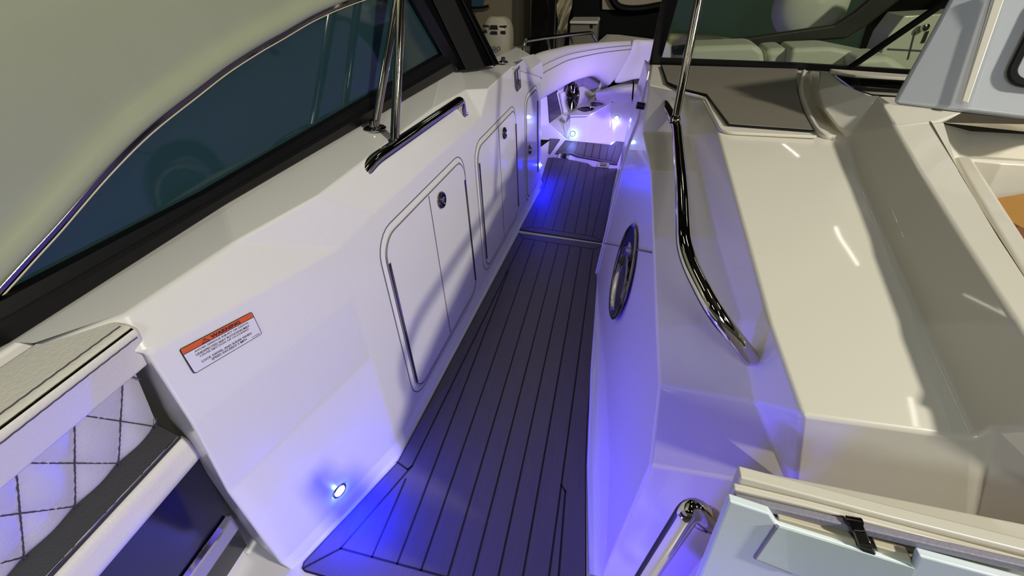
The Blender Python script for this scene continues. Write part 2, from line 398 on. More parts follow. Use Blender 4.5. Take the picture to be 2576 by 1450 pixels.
# ------------------------------------------------------------------ warning label on the liner
TL = V((-0.7443, 0.398, 1.0039)); TR = V((-0.733, 0.5583, 0.9616)); BL = V((-0.7402, 0.3925, 0.9411)); ex = TR-TL; ey = BL-TL
def lab(s, t_, o=0): return TL+ex*s+ey*t_+WN*o
t = empty('warning_label', 'orange and white WARNING label stuck on the liner above the seat', 'label', tuple(TL))
def lrr(s0, s1, t0, t1, r_):
    out = []; ry = r_*ex.length/ey.length
    for cx, cy, a0 in ((s1-r_, t1-ry, 0), (s0+r_, t1-ry, 90), (s0+r_, t0+ry, 180), (s1-r_, t0+ry, 270)):
        for j in range(6):
            a = math.radians(a0+18*j); out.append((cx+r_*math.cos(a), cy+ry*math.sin(a)))
    return out
m = MB(); m.prism([lab(s, q, .0016) for s, q in lrr(-.006, 1.006, -.014, 1.014, .03)], WN*.0004, 0); m.build('label_border', M['ink'], t, smooth=False)
m = MB(); m.prism([lab(s, q, .0021) for s, q in lrr(.004, .996, .012, .988, .024)], WN*.0002); m.build('label_sheet', M['label'], t, smooth=False)
m = MB(); m.prism([lab(s, q, .0024) for s, q in ((.004,.05), (.03,.012), (.97,.012), (.996,.05), (.996,.20), (.004,.20))], WN*.0002); m.build('orange_band', M['orange'], t, smooth=False)
m = MB(); m.prism([lab(s, q, .0027) for s, q in ((0,.20), (1,.20), (1,.222), (0,.222))], WN*.0002)
def tri(a, b, c, w):
    for p, q in ((a, b), (b, c), (c, a)):
        P = lab(*p, .0028); Q = lab(*q, .0028); d = (Q-P).normalized(); s = d.cross(WN)*w; m.add([P-s, Q-s, Q+s, P+s], [(0,1,2,3)])
tri((.245,.185), (.335,.185), (.29,.045), .0006)
m.add([lab(.285,.08,.0028), lab(.295,.08,.0028), lab(.292,.14,.0028), lab(.288,.14,.0028)], [(0,1,2,3)]); m.add([lab(.286,.15,.0028), lab(.294,.15,.0028), lab(.294,.17,.0028), lab(.286,.17,.0028)], [(0,1,2,3)])
m.build('warning_symbol', M['ink'], t, smooth=False)
def text_mesh(name, body, place, mt, parent, bold=0):
    """place(x, y) maps unit text coordinates (0..1 wide, cap height 0..1) to the surface"""
    cu = bpy.data.curves.new('lettering', 'FONT'); cu.body = body; cu.offset = bold; cu.resolution_u = 2
    ob = bpy.data.objects.new('lettering', cu); COL.objects.link(ob); bpy.context.view_layer.update()
    me = bpy.data.meshes.new_from_object(ob.evaluated_get(bpy.context.evaluated_depsgraph_get()))
    COL.objects.unlink(ob); bpy.data.objects.remove(ob)
    xs = [v_.co.x for v_ in me.vertices]; ys = [v_.co.y for v_ in me.vertices]
    x0, x1, y0, y1 = min(xs), max(xs), min(ys), max(ys)
    for v_ in me.vertices: v_.co = place((v_.co.x-x0)/(x1-x0), (v_.co.y-y0)/(y1-y0))
    me.materials.clear(); me.materials.append(mt)
    o = bpy.data.objects.new(name, me); link(o)
    o.parent = parent; o.matrix_parent_inverse = parent.matrix_world.inverted()
    return o
for body, s0, s1, tb, h, bo in (('WARNING', .367, .79, .175, .125, .03), ('AVOID SERIOUS INJURY OR DEATH', .12, .885, .355, .085, .012), ('UNEXPECTED SEAT ROTATION MAY', .115, .884, .475, .085, .012),
                            ('CAUSE EJECTION OF OCCUPANT', .145, .857, .59, .085, .012), ('LOCK SWIVEL AND SLIDER WHEN', .135, .86, .785, .085, .012), ('SPEED EXCEEDS 5 MPH', .245, .765, .90, .085, .012), ('V2190888', .84, .965, .945, .045, 0)):
    text_mesh('lettering', body, lambda x, y, a=s0, b=s1, c=tb, d=h: lab(a+(b-a)*x, c-d*y, .0030), M['ink'], t, bo)

# ------------------------------------------------------------------ courtesy lights
def led(c, nrm, label, r_=.022, power=6, off=.05, col=(.0015,.003,1)):
    c = V(c); nrm = V(nrm).normalized()
    t = empty('courtesy_light', label, 'courtesy light', tuple(c), 'blue courtesy lights')
    m = MB(); m.lathe(c, nrm, [(r_*1.05, 0), (r_*1.05, .003), (r_*.85, .006), (r_*.75, .004)], 24); m.build('bezel', M['steel'], t)
    m = MB(); m.lathe(c, nrm, [(r_*.76, .003), (r_*.5, .005), (0, .0055)], 24); m.build('lens', M['led'], t)
    ld = bpy.data.lights.new('led_glow', 'POINT'); ld.shadow_soft_size = .008; ld.energy = power; ld.color = col
    lo = bpy.data.objects.new('led_glow', ld); link(lo); lo.location = c+nrm*off
    lo.parent = t; lo.matrix_parent_inverse = t.matrix_world.inverted()
    return t
nv = V((.90,-.30,.10))
led((-.743,.548,.128), (.94,-.34,.07), 'glowing blue courtesy light low on the liner beside the near mat', .026, 14, off=.022)
led(wall(3.42,.17,.006), WN, 'courtesy light hidden low at the forward end of the liner', .018, 10, off=.030)

# ------------------------------------------------------------------ side window, frame, pillar, cream side panel
arc = [(-0.9116, 0.3372, 1.1935), (-0.909, 0.3828, 1.2133), (-0.9058, 0.4396, 1.2376), (-0.8993, 0.5506, 1.2882), (-0.8935, 0.6614, 1.3303), (-0.8875, 0.7941, 1.3671), (-0.883, 0.8964, 1.3942), (-0.8785, 1.0096, 1.4171), (-0.875, 1.1045, 1.4329), (-0.8695, 1.2505, 1.4579), (-0.864, 1.4203, 1.4768), (-0.858, 1.6242, 1.4898), (-0.8523, 1.8484, 1.4926)]
arc = [V(p) for p in arc]; a0 = arc[0]+(arc[0]-arc[1])*6; arcS = spline([a0]+arc, 5)
t = empty('side_window', 'dark teal tinted side window with black lower frame on the port gunwale', 'window', (-.92,1.0,1.1))
gb = [V((-0.8655, 2.3494, 1.1505)), V((-0.8643, 2.2251, 1.2078)), V((-0.9045, 0.7142, 1.1653)), V((-0.9135, 0.3243, 1.1724)), V((-0.9157, 0.2284, 1.1743))]
poly = arcS+[V((-0.8563, 2.0735, 1.3655))]+gb
GN = (V((-.87,2.32,1.1))-V((-.92,.28,1.1))).cross(V((-.88,1.0,1.4))-V((-.92,.28,1.1))).normalized()
if GN.x < 0: GN = -GN
m = MB(); m.prism(poly, GN*-.008); m.build('glass_pane', M['teal'], t, smooth=False)
fb = [V((-0.9224, 0.1163, 1.1221)), V((-0.9199, 0.2814, 1.1016)), V((-0.907, 0.7623, 1.1156)), V((-0.8695, 2.3759, 1.088))]; ft = [V((-0.9172, 0.1535, 1.179)), V((-0.9135, 0.3243, 1.1724)), V((-0.9045, 0.7142, 1.1653)), V((-0.8644, 2.2249, 1.206))]
rows = []
for a, b in zip(fb, ft):
    w = [(0, .0), (.08, .022), (.5, .028), (.62, .020), (.66, .024), (.95, .016), (1.0, .001)]
    rows.append([a.lerp(b, s)+GN*h for s, h in w])
loft('lower_frame', rows, M['black'], t)
m = MB(); m.prism([V((-0.8529, 1.8403, 1.4868)), V((-0.8507, 1.9479, 1.4808)), V((-0.8664, 2.4645, 1.1006)), V((-0.869, 2.3178, 1.1148)), V((-0.8647, 2.1743, 1.2194))], GN*.02); m.build('rear_frame', M['black'], t, bevel=.004)
m = MB(); m.tube([p+GN*.009 for p in arcS], .0105, 10); m.build('top_trim', M['steeld'], t)
m = MB(); m.tube([p+GN*.004+V((0,.005,-.015)) for p in arcS], .0022, 8); m.build('trim_seal', M['tan'], t)

# cream panel above the window
rows = []
for off, bul in ((.004, .004), (.012, .016), (.022, .020), (.034, .014), (.05, .008), (.075, .010), (.12, .016), (.22, .03), (.40, .035), (.70, .02)):
    rr = []
    for i, p in enumerate(arcS):
        d = (arcS[min(i+1, len(arcS)-1)]-arcS[max(i-1, 0)]).normalized(); nn = GN.cross(d)
        if nn.z < 0: nn = -nn
        nn = (nn+V((0,-.25,.5))*min(1, off*3)).normalized()
        rr.append(p+nn*off+GN*bul)
    rows.append(rr)
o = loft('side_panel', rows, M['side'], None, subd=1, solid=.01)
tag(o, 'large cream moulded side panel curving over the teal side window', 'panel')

# pillar with black padded panel
t = empty('windscreen_pillar', 'black raked windscreen pillar with padded panel beside the side window', 'pillar', (-0.7793, 2.5395, 1.08))
PF = lambda a, b: V(a)+GN*b
q = [V((-1.0369, 2.38, 1.4703)), V((-0.8813, 2.62, 1.4602)), V((-0.6758, 2.6662, 1.075)), V((-0.8409, 2.3722, 1.09))]
m = MB(); m.prism(q, (-.03,.03,0)); m.build('pillar_frame', M['blackg'], t, bevel=.006)
k = V((.008,-.006,0))
m = MB(); m.prism([q[0].lerp(q[1], .22)+k, q[0].lerp(q[1], .72)+k, q[3].lerp(q[2], .62)+k, q[3].lerp(q[2], .18)+k], (-.006,.006,0)); m.build('pad', M['bg_black'], t, bevel=.004)
m = MB(); m.tube([q[0].lerp(q[1], .86)+k, q[3].lerp(q[2], .84)+k], .006, 8); m.build('track', M['black'], t)

# ------------------------------------------------------------------ port grab rail and canopy poles
t = empty('grab_rail', 'polished grab rail on the port gunwale with a pole rising from it', 'grab rail', (-0.7597, 0.9964, 0.99))
pts = bend([(-0.7977, 1.0047, 0.955), (-0.7668, 0.9992, 0.985), (-0.7343, 1.1831, 1.065), (-0.6904, 1.9732, 1.055), (-0.6978, 1.9959, 0.98)], .045)
m = MB(); m.tube(pts, .0215, 20); m.build('rail', M['steel'], t)
m = MB(); m.lathe((-0.702, 2.0098, 0.985), (.2,0,1), [(.030,0), (.028,.006), (.019,.010)], 24); m.build('rail_foot', M['steel'], t)
top = V((-0.74, 1.6152, 1.533)); jb = V((-0.7343, 1.3504, 1.06))
m = MB(); m.tube([jb, top+(top-jb)*.5], .0160, 18); m.lathe(jb, (top-jb), [(.024,.0), (.024,.012), (.0165,.024)], 20); m.build('pole', M['steel'], t)
b2 = V((-0.8275, 1.4021, 1.098))
t = empty('support_pole', 'thin steel pole standing on a round flange beside the side window', 'pole', tuple(b2))
d2 = V((-0.78, 1.6776, 1.5081))-b2
m = MB(); m.tube([b2, b2+d2*1.4], .0140, 18); m.build('pole', M['steel'], t)
m = MB(); m.lathe(b2-V((0,0,.004)), (0,0,1), [(.040,0), (.040,.004), (.034,.009), (.018,.012), (.016,.03), (.0125,.032)], 32); m.build('flange', M['steel'], t)

# ------------------------------------------------------------------ port bench (lower left)
Y0, Y1 = .355, -1.3
t = empty('bench_seat', 'quilted white bench seat with black and navy bands, beside the warning label', 'seat', (-.95,-.2,0))
def along(name, prof, mt, y0=Y0, y1=Y1, bev=.012, seg=4, skew=0):
    m = MB(); m.prism([(x, y0+skew*(z-1), z) for x, z in prof], (0, y1-y0, 0)); return m.build(name, mt, t, bevel=bev, seg=seg)
bo = along('top_bolster', [(-.872,1.098), (-.765,1.094), (-.752,1.082), (-.778,.995), (-.86,.985), (-.89,1.03)], M['vinyl'], .372, Y1, .014)
m = MB()
for x, z in ((-.774,1.0952), (-.7535,1.073)):
    yy = .36; P = []
    while yy > -1.0: P.append((x+.0006*math.sin(yy*700), yy, z)); yy -= .006
    m.tube(P, .0012, 5)
m.build('stitching', M['thread'], bo)
# quilted face: diamond pillow relief
QA = V((-.80,.36,1.0)); QD = V((-.087,0,-.225)); 
def quilt(y, s, o=0):
    p = QA+QD*s; nq = V((.93,0,-.36)); return V((p.x, y, p.z))+nq*o
CELL = .0868
rows = []
NY = 200; NS = 36
for i in range(NY+1):
    y = .352+(-1.2-.352)*i/NY; rr = []
    for j in range(NS+1):
        s = -.03+1.05*j/NS; u = (y+.075*s-.3235)/CELL; w = (y-.105*s-.242)/CELL
        h = .010*(abs(math.sin(math.pi*u))**.5*abs(math.sin(math.pi*w))**.5)
        e = max(0, min(1, (1.03-s)*7, (.354-y)*20)); rr.append(quilt(y, s, .002+h*e-.010*(1-e)**2))
    rows.append(rr)
qo = loft('quilted_back', rows, M['vinylw'], t)
m = MB()
for k in range(-1, 18):
    for y0_, sl in ((.3235, -.075), (.242, .105)):
        P = []
        for i in range(61):
            s = i/60*.98; y = y0_-CELL*k+sl*s
            if y < .349: P.append(V(quilt(y, s, .0052+.0005*math.sin(i*1.9))))
        if len(P) > 2: m.tube(P, .0013, 5)
m.build('stitching', M['thread'], qo)
bb = along('black_band', [(-.889,.785), (-.842,.748), (-.862,.70), (-.93,.73)], M['carpet'], .350, Y1, .004)
m = MB(); m.tube([(-.8455,.345,.7515), (-.8455,-1.2,.7515)], .0022, 8); m.build('piping', M['steel'], bb)
along('white_roll', [(-.848,.745), (-.834,.728), (-.831,.675), (-.85,.645), (-.90,.66), (-.90,.73)], M['vinyl'], .356, Y1, .016, 5)
along('navy_panel', [(-.853,.650), (-.926,.318), (-.985,.31), (-.95,.65)], M['navy'], .350, Y1, .004)
along('polished_trim', [(-.918,.335), (-.909,.318), (-.915,.300), (-.93,.31)], M['steel'], .335, Y1, .003)
along('grey_strip', [(-.921,.312), (-.943,.205), (-.985,.205), (-.97,.31)], M['purp'], .348, Y1, .006)
along('lower_panel', [(-.945,.207), (-.985,.05), (-1.04,.05), (-1.0,.207)], M['navy'], .345, Y1, .004)
along('base', [(-.985,.052), (-.995,-.002), (-1.1,-.002), (-1.1,.052)], M['gel'], .330, Y1, .004)

# ------------------------------------------------------------------ helm console (right)
t_con = empty('helm_console', 'faceted white helm console alongside the walkway, carrying the bent grab rail and porthole', 'console', (.5,1.2,0))
vs = []
def cv(p): vs.append(tuple(p)); return len(vs)-1
CF = []
# outer edge E1 on the port face, down to the aft corner
E1 = [cv((0.1581, 2.0804, 0.9359)), cv((0.1803, 1.6302, 0.9397)), cv((0.1912, 1.2427, 0.8667)), cv((0.2013, 0.8813, 0.7987)), cv((0.2066, 0.715, 0.7736))]
A1 = cv((0.202, 0.5617, 0.6625)); A2 = cv((0.176, 0.5073, 0.08)); A3 = cv((.190,.47,-.004))
D1 = cv((0.1583, 2.2794, 1.098)); Ds = cv((0.3107, 2.1984, 1.09)); Dt = cv((0.3842, 2.079, 1.1))
E2 = [cv((0.3183, 1.7794, 1.03)), cv((0.3246, 1.4953, 1.005)), cv((0.3324, 1.0976, 0.975)), cv((0.3506, 0.7888, 0.945)), cv((0.3757, 0.6215, 0.875))]
E3 = [cv((0.3769, 1.5995, 1.1)), cv((0.3752, 1.3395, 1.075)), cv((0.3752, 1.001, 1.04)), cv((0.3806, 0.736, 1)), cv((0.4127, 0.5509, 0.945))]
E4 = [cv((0.7928, 1.649, 1.1)), cv((0.7495, 1.4242, 1.075)), cv((0.7069, 1.0761, 1.04)), cv((0.6859, 0.8051, 1)), cv((0.6872, 0.5652, 0.945))]
E4b = [cv((0.7976, 1.6443, 1.118)), cv((0.7682, 1.364, 1.102)), cv((0.7221, 1.0337, 1.068)), cv((0.7016, 0.7805, 1.026)), cv((0.7044, 0.5724, 0.97))]
E5 = [cv((0.8446, 1.5246, 1.186)), cv((0.8083, 1.2536, 1.152)), cv((0.7693, 0.9561, 1.122)), cv((0.7497, 0.7221, 1.09)), cv((0.7492, 0.5301, 1.05))]
E6 = [cv((0.9723, 1.5977, 1.188)), cv((0.8993, 1.2694, 1.154)), cv((0.8384, 0.9685, 1.124)), cv((0.808, 0.7331, 1.092)), cv((0.812, 0.5431, 1.052))]
for i in range(4):
    for a, b in ((E1, E2), (E2, E3), (E3, E4), (E4, E4b), (E4b, E5), (E5, E6)): CF.append((a[i], a[i+1], b[i+1], b[i]))
CF += [(D1, E1[0], E2[0], Ds), (Ds, E2[0], E3[0], Dt)]
# top deck under the dash pad
D0 = cv((0.1867, 2.7273, 1.1)); D2 = cv((1.60,2.78,1.10)); Dm = cv((0.8249, 2.0794, 1.1)); De = cv((1, 2.7581, 1.1))
CF.append((D0, D1, Ds, Dt, E3[0], E4[0], Dm, De))
# instrument brow rising beside the pad
r0 = cv((0.9098, 2.3833, 1.17)); r1 = cv((0.7976, 2.0415, 1.16)); r2 = cv((0.7591, 1.8311, 1.145)); r3 = cv((0.7758, 1.7128, 1.12))
t0 = cv((0.8925, 2.2623, 1.19)); t1 = cv((0.8483, 1.9798, 1.2)); t2 = cv((0.8773, 1.8293, 1.2)); t3 = cv((0.896, 1.7905, 1.195))
v1 = cv((0.8812, 2.3359, 1.1)); 
CF += [(De, Dm, r1, r0), (Dm, r2, r1), (Dm, E4[0], r3, r2), (E4[0], E4b[0], r3), (r0, r1, t1, t0), (r1, r2, t2, t1), (r2, r3, t3, t2), (r3, E4b[0], t3), (E4b[0], E5[0], t3)]
# ledge below the fairing
l0 = cv((0.8966, 1.6888, 1.205)); l1 = cv((1.0678, 1.639, 1.205)); l2 = cv((1.3122, 1.5729, 1.205)); m1 = cv((1.2014, 1.7582, 1.12)); m2 = cv((1.4982, 1.7654, 1.12))
CF += [(t3, l0, l1, E6[0], E5[0]), (l1, l2, m2, E6[0])]
# aft face
M1 = cv((0.2944, 0.6401, 0.86)); B1 = cv((0.4828, 0.5401, 0.72)); B2 = cv((.46,.44,.10)); Q1 = cv((0.7963, 0.5332, 0.72)); Q2 = cv((0.9678, 0.548, 0.78)); B3 = cv((.46,.44,-.004)); Q3 = cv((.95,.44,-.004))
CF += [(E1[4], E2[4], B1, A1), (E2[4], E3[4], B1), (A1, B1, B2, A2), (A2, B2, B3, A3), (E3[4], E4[4], Q1, B1), (E4[4], E4b[4], Q1), (E4b[4], E5[4], Q2, Q1), (B1, Q1, Q2, Q3, B3, B2)]
# port face
w0 = cv((0.051, 2.1942, -0.0002)); w1 = cv((0.12, 2.4281, 0.7407)); w2 = cv((0.1436, 2.3368, 0.9168))
CF.append((A3, A2, A1, E1[4], E1[3], E1[2], E1[1], E1[0], w1, w0))
CF.append((E1[0], D1, w2, w1))
# forward strip beyond the seam
f0 = cv((0.0779, 2.5707, 0)); f1 = cv((0.1427, 3.893, 0)); f2 = cv((0.1457, 3.85, 0.2338)); f3 = cv((0.1557, 3.3, 0.8618)); f4 = cv((0.1574, 3, 1.0765)); w3 = cv((0.1643, 2.4187, 1.144))
CF += [(w0, w1, f2, f1, f0), (w1, w2, f3, f2), (w2, D1, D0, f4, f3)]
con = mesh('console_body', vs, CF, M['gelw'], t_con, bevel=.014, seg=4, ang=6)
# seam line between the two sections of the port face
m = MB(); m.tube([V(q_)+V((-.004,0,0)) for q_ in ((0.051, 2.1942, -0.0002), (0.0874, 2.3443, 0.4024), (0.12, 2.4281, 0.7407), (0.1436, 2.3368, 0.9168), (0.1612, 2.4342, 1.1228))], .0045, 8); m.build('seam_bead', M['gel'], t_con)
CN = (V((.051,2.194,0))-V((.132,.522,0))).cross(V((.198,1.4,1))-V((.132,.522,0))).normalized()
if CN.x > 0: CN = -CN
m = MB(); P1 = V((0.0688, 2.2574, 0.1921)); P2 = V((0.1909, 1.1912, 0.8414)); m.prism([P1, P2, P2+V((0,.005,.003)), P1+V((0,.005,.003))], CN*.0015); m.build('seam_line', M['groove'], t_con)
# raised white sill along the mat
sil = [((0.054, 2.186, 0), (0.0862, 2.1609, 0.03)), ((0.0657, 1.7807, 0), (0.1049, 1.7564, 0.03)), ((0.0737, 1.4022, 0), (0.1245, 1.3877, 0.03)), ((0.0991, 0.903, 0), (0.1291, 0.8933, 0.03)), ((0.1382, 0.5234, 0), (0.1568, 0.5184, 0.03))]
rows = []
for a, b in sil:
    a = V(a); b = V(b); d = V((b.x-a.x, b.y-a.y, 0))
    rows.append([a+V((.002,0,-.004)), a+V((.002,0,.018)), a+d*.25+V((0,0,.028)), a+d*.8+V((0,0,.030)), b+V((0,0,.006)), b+d*.5+V((.02,0,.02))])
o = loft('sill_strip', rows, M['gel'], t_con)
m = MB(); m.tube([V(b)+V((-.003,0,-.002)) for a, b in sil], .0022, 6); m.build('sill_seam', M['groove'], t_con)
m = MB(); m.lathe(V((0.0706, 2.1983, 0)), (0,0,1), [(.014,-.004), (.014,.02), (.008,.028), (0,.03)], 16); m.build('sill_end', M['gel'], t_con)
# dash pad
pad = [(0.2328, 2.6742, 1.104), (0.242, 2.2872, 1.104), (0.3151, 2.1691, 1.104), (0.3961, 2.105, 1.104), (0.4219, 1.693, 1.104), (0.6969, 1.685, 1.104), (0.7289, 1.9142, 1.104), (0.7937, 2.2287, 1.104), (0.8503, 2.465, 1.104), (0.9333, 2.7324, 1.104)]
pad = [(x, y, z+.002) for x, y, z in pad]
m = MB(); m.prism(pad, (0,0,.006)); m.build('dash_pad', M['lid'], t_con, bevel=.003)
pl = pad+[pad[0]]
m = MB(); m.tube([V(p)+V((0,0,.001)) for p in pl], .0035, 6); m.build('pad_edge', M['black'], t_con)
# bright rolled lip along the pad, catches the light
lip = bend([(0.3054, 2.1084, 1.108), (0.3814, 2.0465, 1.108), (0.3856, 1.5999, 1.106), (0.6892, 1.6237, 1.106)], .05)
m = MB(); m.tube(lip, .0055, 10); m.build('rolled_lip', M['gelw'], t_con)
lip = spline([(0.9499, 2.6873, 1.108), (0.8249, 2.2889, 1.108), (0.7491, 1.9311, 1.108), (0.7157, 1.6705, 1.106), (0.7512, 1.6318, 1.104)], 6)
m = MB(); m.tube(lip, .010, 10); m.build('rolled_lip', M['gelw'], t_con)
# deck left of the pad and dark post
m = MB(); m.prism([(0.1777, 2.8717, 1.1), (0.1583, 2.8786, 1.06), (0.154, 2.4727, 1), (0.1636, 2.3442, 1.06)], (.012,.02,0)); m.build('door_post', M['steeld'], t_con, bevel=.004)
m = MB(); hc = V((0.1572, 2.2499, 1.0039)); m.tube([hc, hc+CN*.04], .016, 16); m.build('door_catch', M['black'], t_con, bevel=.003)
# dark glass instrument pocket behind the brow
m = MB(); m.prism([(1.0427, 2.5417, 1.12), (1.3705, 2.5494, 1.12), (1.1817, 2.1862, 1.12), (1.0733, 2.1742, 1.12), (1.0292, 2.3051, 1.12)], (0,0,.005)); m.build('instrument_glass', M['dglass'], t_con)
m = MB(); m.prism([(0.987, 2.4846, 1.15), (1.3174, 2.4282, 1.15), (1.2836, 2.3524, 1.15), (1.0541, 2.3686, 1.15), (0.9767, 2.4315, 1.15)], (0,0,.012)); m.build('bright_ledge', M['gelw'], t_con, bevel=.003)
# sunken tray with rounded rim on the far right
zr = 1.10
rim = [V((1.0331, 1.5334, 1.13)), V((1.4023, 1.6002, 1.13))]
ox0, oy1 = 1.03, 1.545
def trq(x0, y1, z, r_=.06, k=5):
    """rounded near-left outline of the tray, running right then aft"""
    c = (x0+r_, y1-r_); out = [V((2.2, y1, z))]
    for j in range(k+1):
        a = math.radians(90+90*j/k); out.append(V((c[0]+r_*math.cos(a), c[1]+r_*math.sin(a), z)))
    out.append(V((x0-.02, .2, z))); return out
# the rim follows the ridge: a slanted left side
def tr(off, z):
    L0 = V((1.1084, 1.6172, 1.085)); L1 = V((0.8584, 0.8568, 1.085)); 
    d = (L1-L0).normalized(); nr = V((-d.y, d.x, 0)); nr = nr if nr.x > 0 else -nr
    a = L0+nr*off+d*.03; b = L1+nr*off+d*.3; c = V((L0.x+off*1.3+.035, L0.y-off, 0)); e = V((2.2, L0.y-off+.01, 0))
    P = [e, c+V((.06,0,0)), c+V((.015,-.004,0)), a, a.lerp(b, .5), b]
    return [V((p.x, p.y, z)) for p in P]
E6v = [V(vs[E6[0]]), V(vs[E6[1]]), V(vs[E6[2]]), V(vs[E6[3]])]
outer = [V(vs[m2])+V((.4,0,0)), V(vs[m2]), V(vs[E6[0]])+V((.03,.0,-.02)), E6v[0], E6v[1].lerp(E6v[2], .5), E6v[3]]
outer0 = [V((2.2, outer[1].y, 1.12)), V(vs[m2]), V(vs[m1]), E6v[0], E6v[1].lerp(E6v[2], .5), E6v[3]]
rows = [outer0, tr(-.02, 1.065), tr(0, 1.085), tr(.03, 1.087), tr(.042, 1.08), tr(.055, .95), tr(.06, .80)]
ro = loft('tray_rim', rows, M['gelw'], t_con, subd=0, bevel=.006, seg=3)
pb = tr(.05, .80)
m = MB(); m.add([(2.2,1.6,.80), (.95,1.6,.80), (.78,.75,.80), (2.2,.75,.80)], [(0,1,2,3)]); m.build('tray_floor', M['cardd'], t_con)
# cardboard in the tray
t = empty('cardboard_box', 'open brown cardboard box lying in the sunken tray', 'box', (1.45,1.2,.82))
c = V((1.40,1.24,.85)); Rm = Matrix.Rotation(.5, 3, 'Z')
def bp(x, y, z): return c+Rm @ V((x, y, z))
m = MB()
for a, b in (((-.22,-.16,0), (.22,-.15,.16)), ((-.22,.15,0), (.22,.16,.16)), ((-.22,-.15,0), (-.21,.15,.16)), ((.21,-.15,0), (.22,.15,.16)), ((-.21,-.15,0), (.21,.15,.01))):
    x0, y0, z0 = a; x1, y1, z1 = b
    m.prism([bp(x0,y0,z0), bp(x1,y0,z0), bp(x1,y1,z0), bp(x0,y1,z0)], (0,0,z1-z0))
m.build('box_body', M['card'], t)
for pts in ([(-.22,-.16,.16), (.22,-.16,.16), (.22,-.27,.19), (-.22,-.27,.19)], [(-.22,.16,.16), (.22,.16,.16), (.22,.28,.175), (-.22,.28,.175)], [(-.22,-.16,.16), (-.22,.16,.16), (-.36,.16,.17), (-.36,-.16,.17)]):
    m = MB(); m.prism([bp(*p) for p in pts], (0,0,.004)); m.build('flap', M['cardd'] if pts[2][0] < -.3 else M['card'], t)

# ------------------------------------------------------------------ round porthole in the port face
pc = V((0.143, 1.497, 0.5367))
t = empty('porthole', 'round polished porthole in the port face of the console', 'porthole', tuple(pc))
R0 = .200
m = MB(); m.lathe(pc, CN, [(R0*1.03, .001), (R0*1.03, .006), (R0*.99, .010), (R0*.95, .006), (R0*.93, -.002)], 64); m.build('outer_ring', M['steeld'], t)
m = MB(); m.lathe(pc, CN, [(R0*.94, .004), (R0*.90, .003), (R0*.70, .0035), (R0*.66, .0035)], 64); m.build('dark_seal', M['blackg'], t)
m = MB(); m.lathe(pc+V((0,-.05,-.03)), CN, [(R0*.70, .003), (R0*.70, .012), (R0*.62, .016), (R0*.56, .010), (R0*.54, .004)], 64); m.build('inner_ring', M['steel'], t)
m = MB(); m.lathe(pc+V((0,-.05,-.03)), CN, [(R0*.56, .005), (0, .0052)], 48); m.build('pane', M['dglass'], t)

# ------------------------------------------------------------------ starboard grab rail on the console
t = empty('grab_rail', 'bent polished grab rail along the console shoulder with a tall pole', 'grab rail', (0.2335, 1.9504, 1.07))
pts = bend([(0.2615, 2.3723, 0.95), (0.233, 2.1553, 1.055), (0.2536, 1.7387, 1.075), (0.2269, 1.177, 1.07), (0.2082, 0.861, 1.06), (0.2655, 0.71, 1.02), (0.3573, 0.6942, 0.93)], .075, 8)
m = MB(); m.tube(pts, .0185, 20, round_end=True); m.build('rail', M['steel'], t)
jb = V((0.2475, 1.7762, 1.075)); top = V((0.255, 1.9584, 1.4824))
m = MB(); m.tube([jb, top+(top-jb)*.6], .0150, 18); m.lathe(jb, (top-jb), [(.021,0), (.021,.014), (.016,.026)], 20); m.build('pole', M['steel'], t)

# lower grab handle
t = empty('grab_bar', 'short upright polished grab handle at the aft end of the console', 'grab bar', (0.2639, 0.4301, 0.75))
hp = bend([(0.3057, 0.4333, 0.72), (0.2507, 0.4228, 0.79), (0.218, 0.3848, 0.4), (0.2624, 0.3649, 0.36)], .05, 8)
m = MB(); m.tube(hp, .0215, 20, round_end=True); m.build('handle_bar', M['steel'], t)
hb = V((0.2903, 0.4326, 0.735)); m = MB(); m.lathe(hb, (-.3,-1,.3), [(.034,0), (.034,.005), (.024,.012)], 24); m.build('handle_base', M['steel'], t)

# ------------------------------------------------------------------ windscreen right of the walkway
t = empty('windscreen', 'green tinted windscreen with black gasket above the dash pad', 'windscreen', (0.7358, 2.7771, 1.1002))
m = MB(); m.prism([(0.2002, 2.7504, 1.1223), (0.2089, 2.5752, 1.5051), (1.785, 2.6187, 1.5168), (1.8287, 2.8088, 1.1051), (1.4984, 2.7939, 1.1152)], (0,.006,0)); m.build('glass_pane', M['pane'], t, smooth=False)
m = MB(); m.prism([(0.18, 2.7622, 1.0953), (0.1798, 2.7432, 1.1366), (0.9179, 2.7659, 1.1369), (1.4925, 2.7901, 1.1231), (1.8219, 2.805, 1.1129), (1.8493, 2.8203, 1.0815), (1.5147, 2.8045, 1.0932), (0.938, 2.7845, 1.0979)], (0,-.015,0)); m.build('lower_gasket', M['black'], t, bevel=.004)
m = MB(); m.prism([(0.1713, 2.7621, 1.0949), (0.2309, 2.7608, 1.1017), (0.2484, 2.5763, 1.5053), (0.1656, 2.574, 1.5047)], (0,-.025,0)); m.build('side_frame', M['blackg'], t, bevel=.006)
a = V((1.186, 2.7807, 1.1228)); b = V((1.4195, 2.6281, 1.4715)); m = MB(); m.tube([a+V((0,-.02,0)), b+V((0,-.02,0))], .016, 12); m.build('strut', M['black'], t)

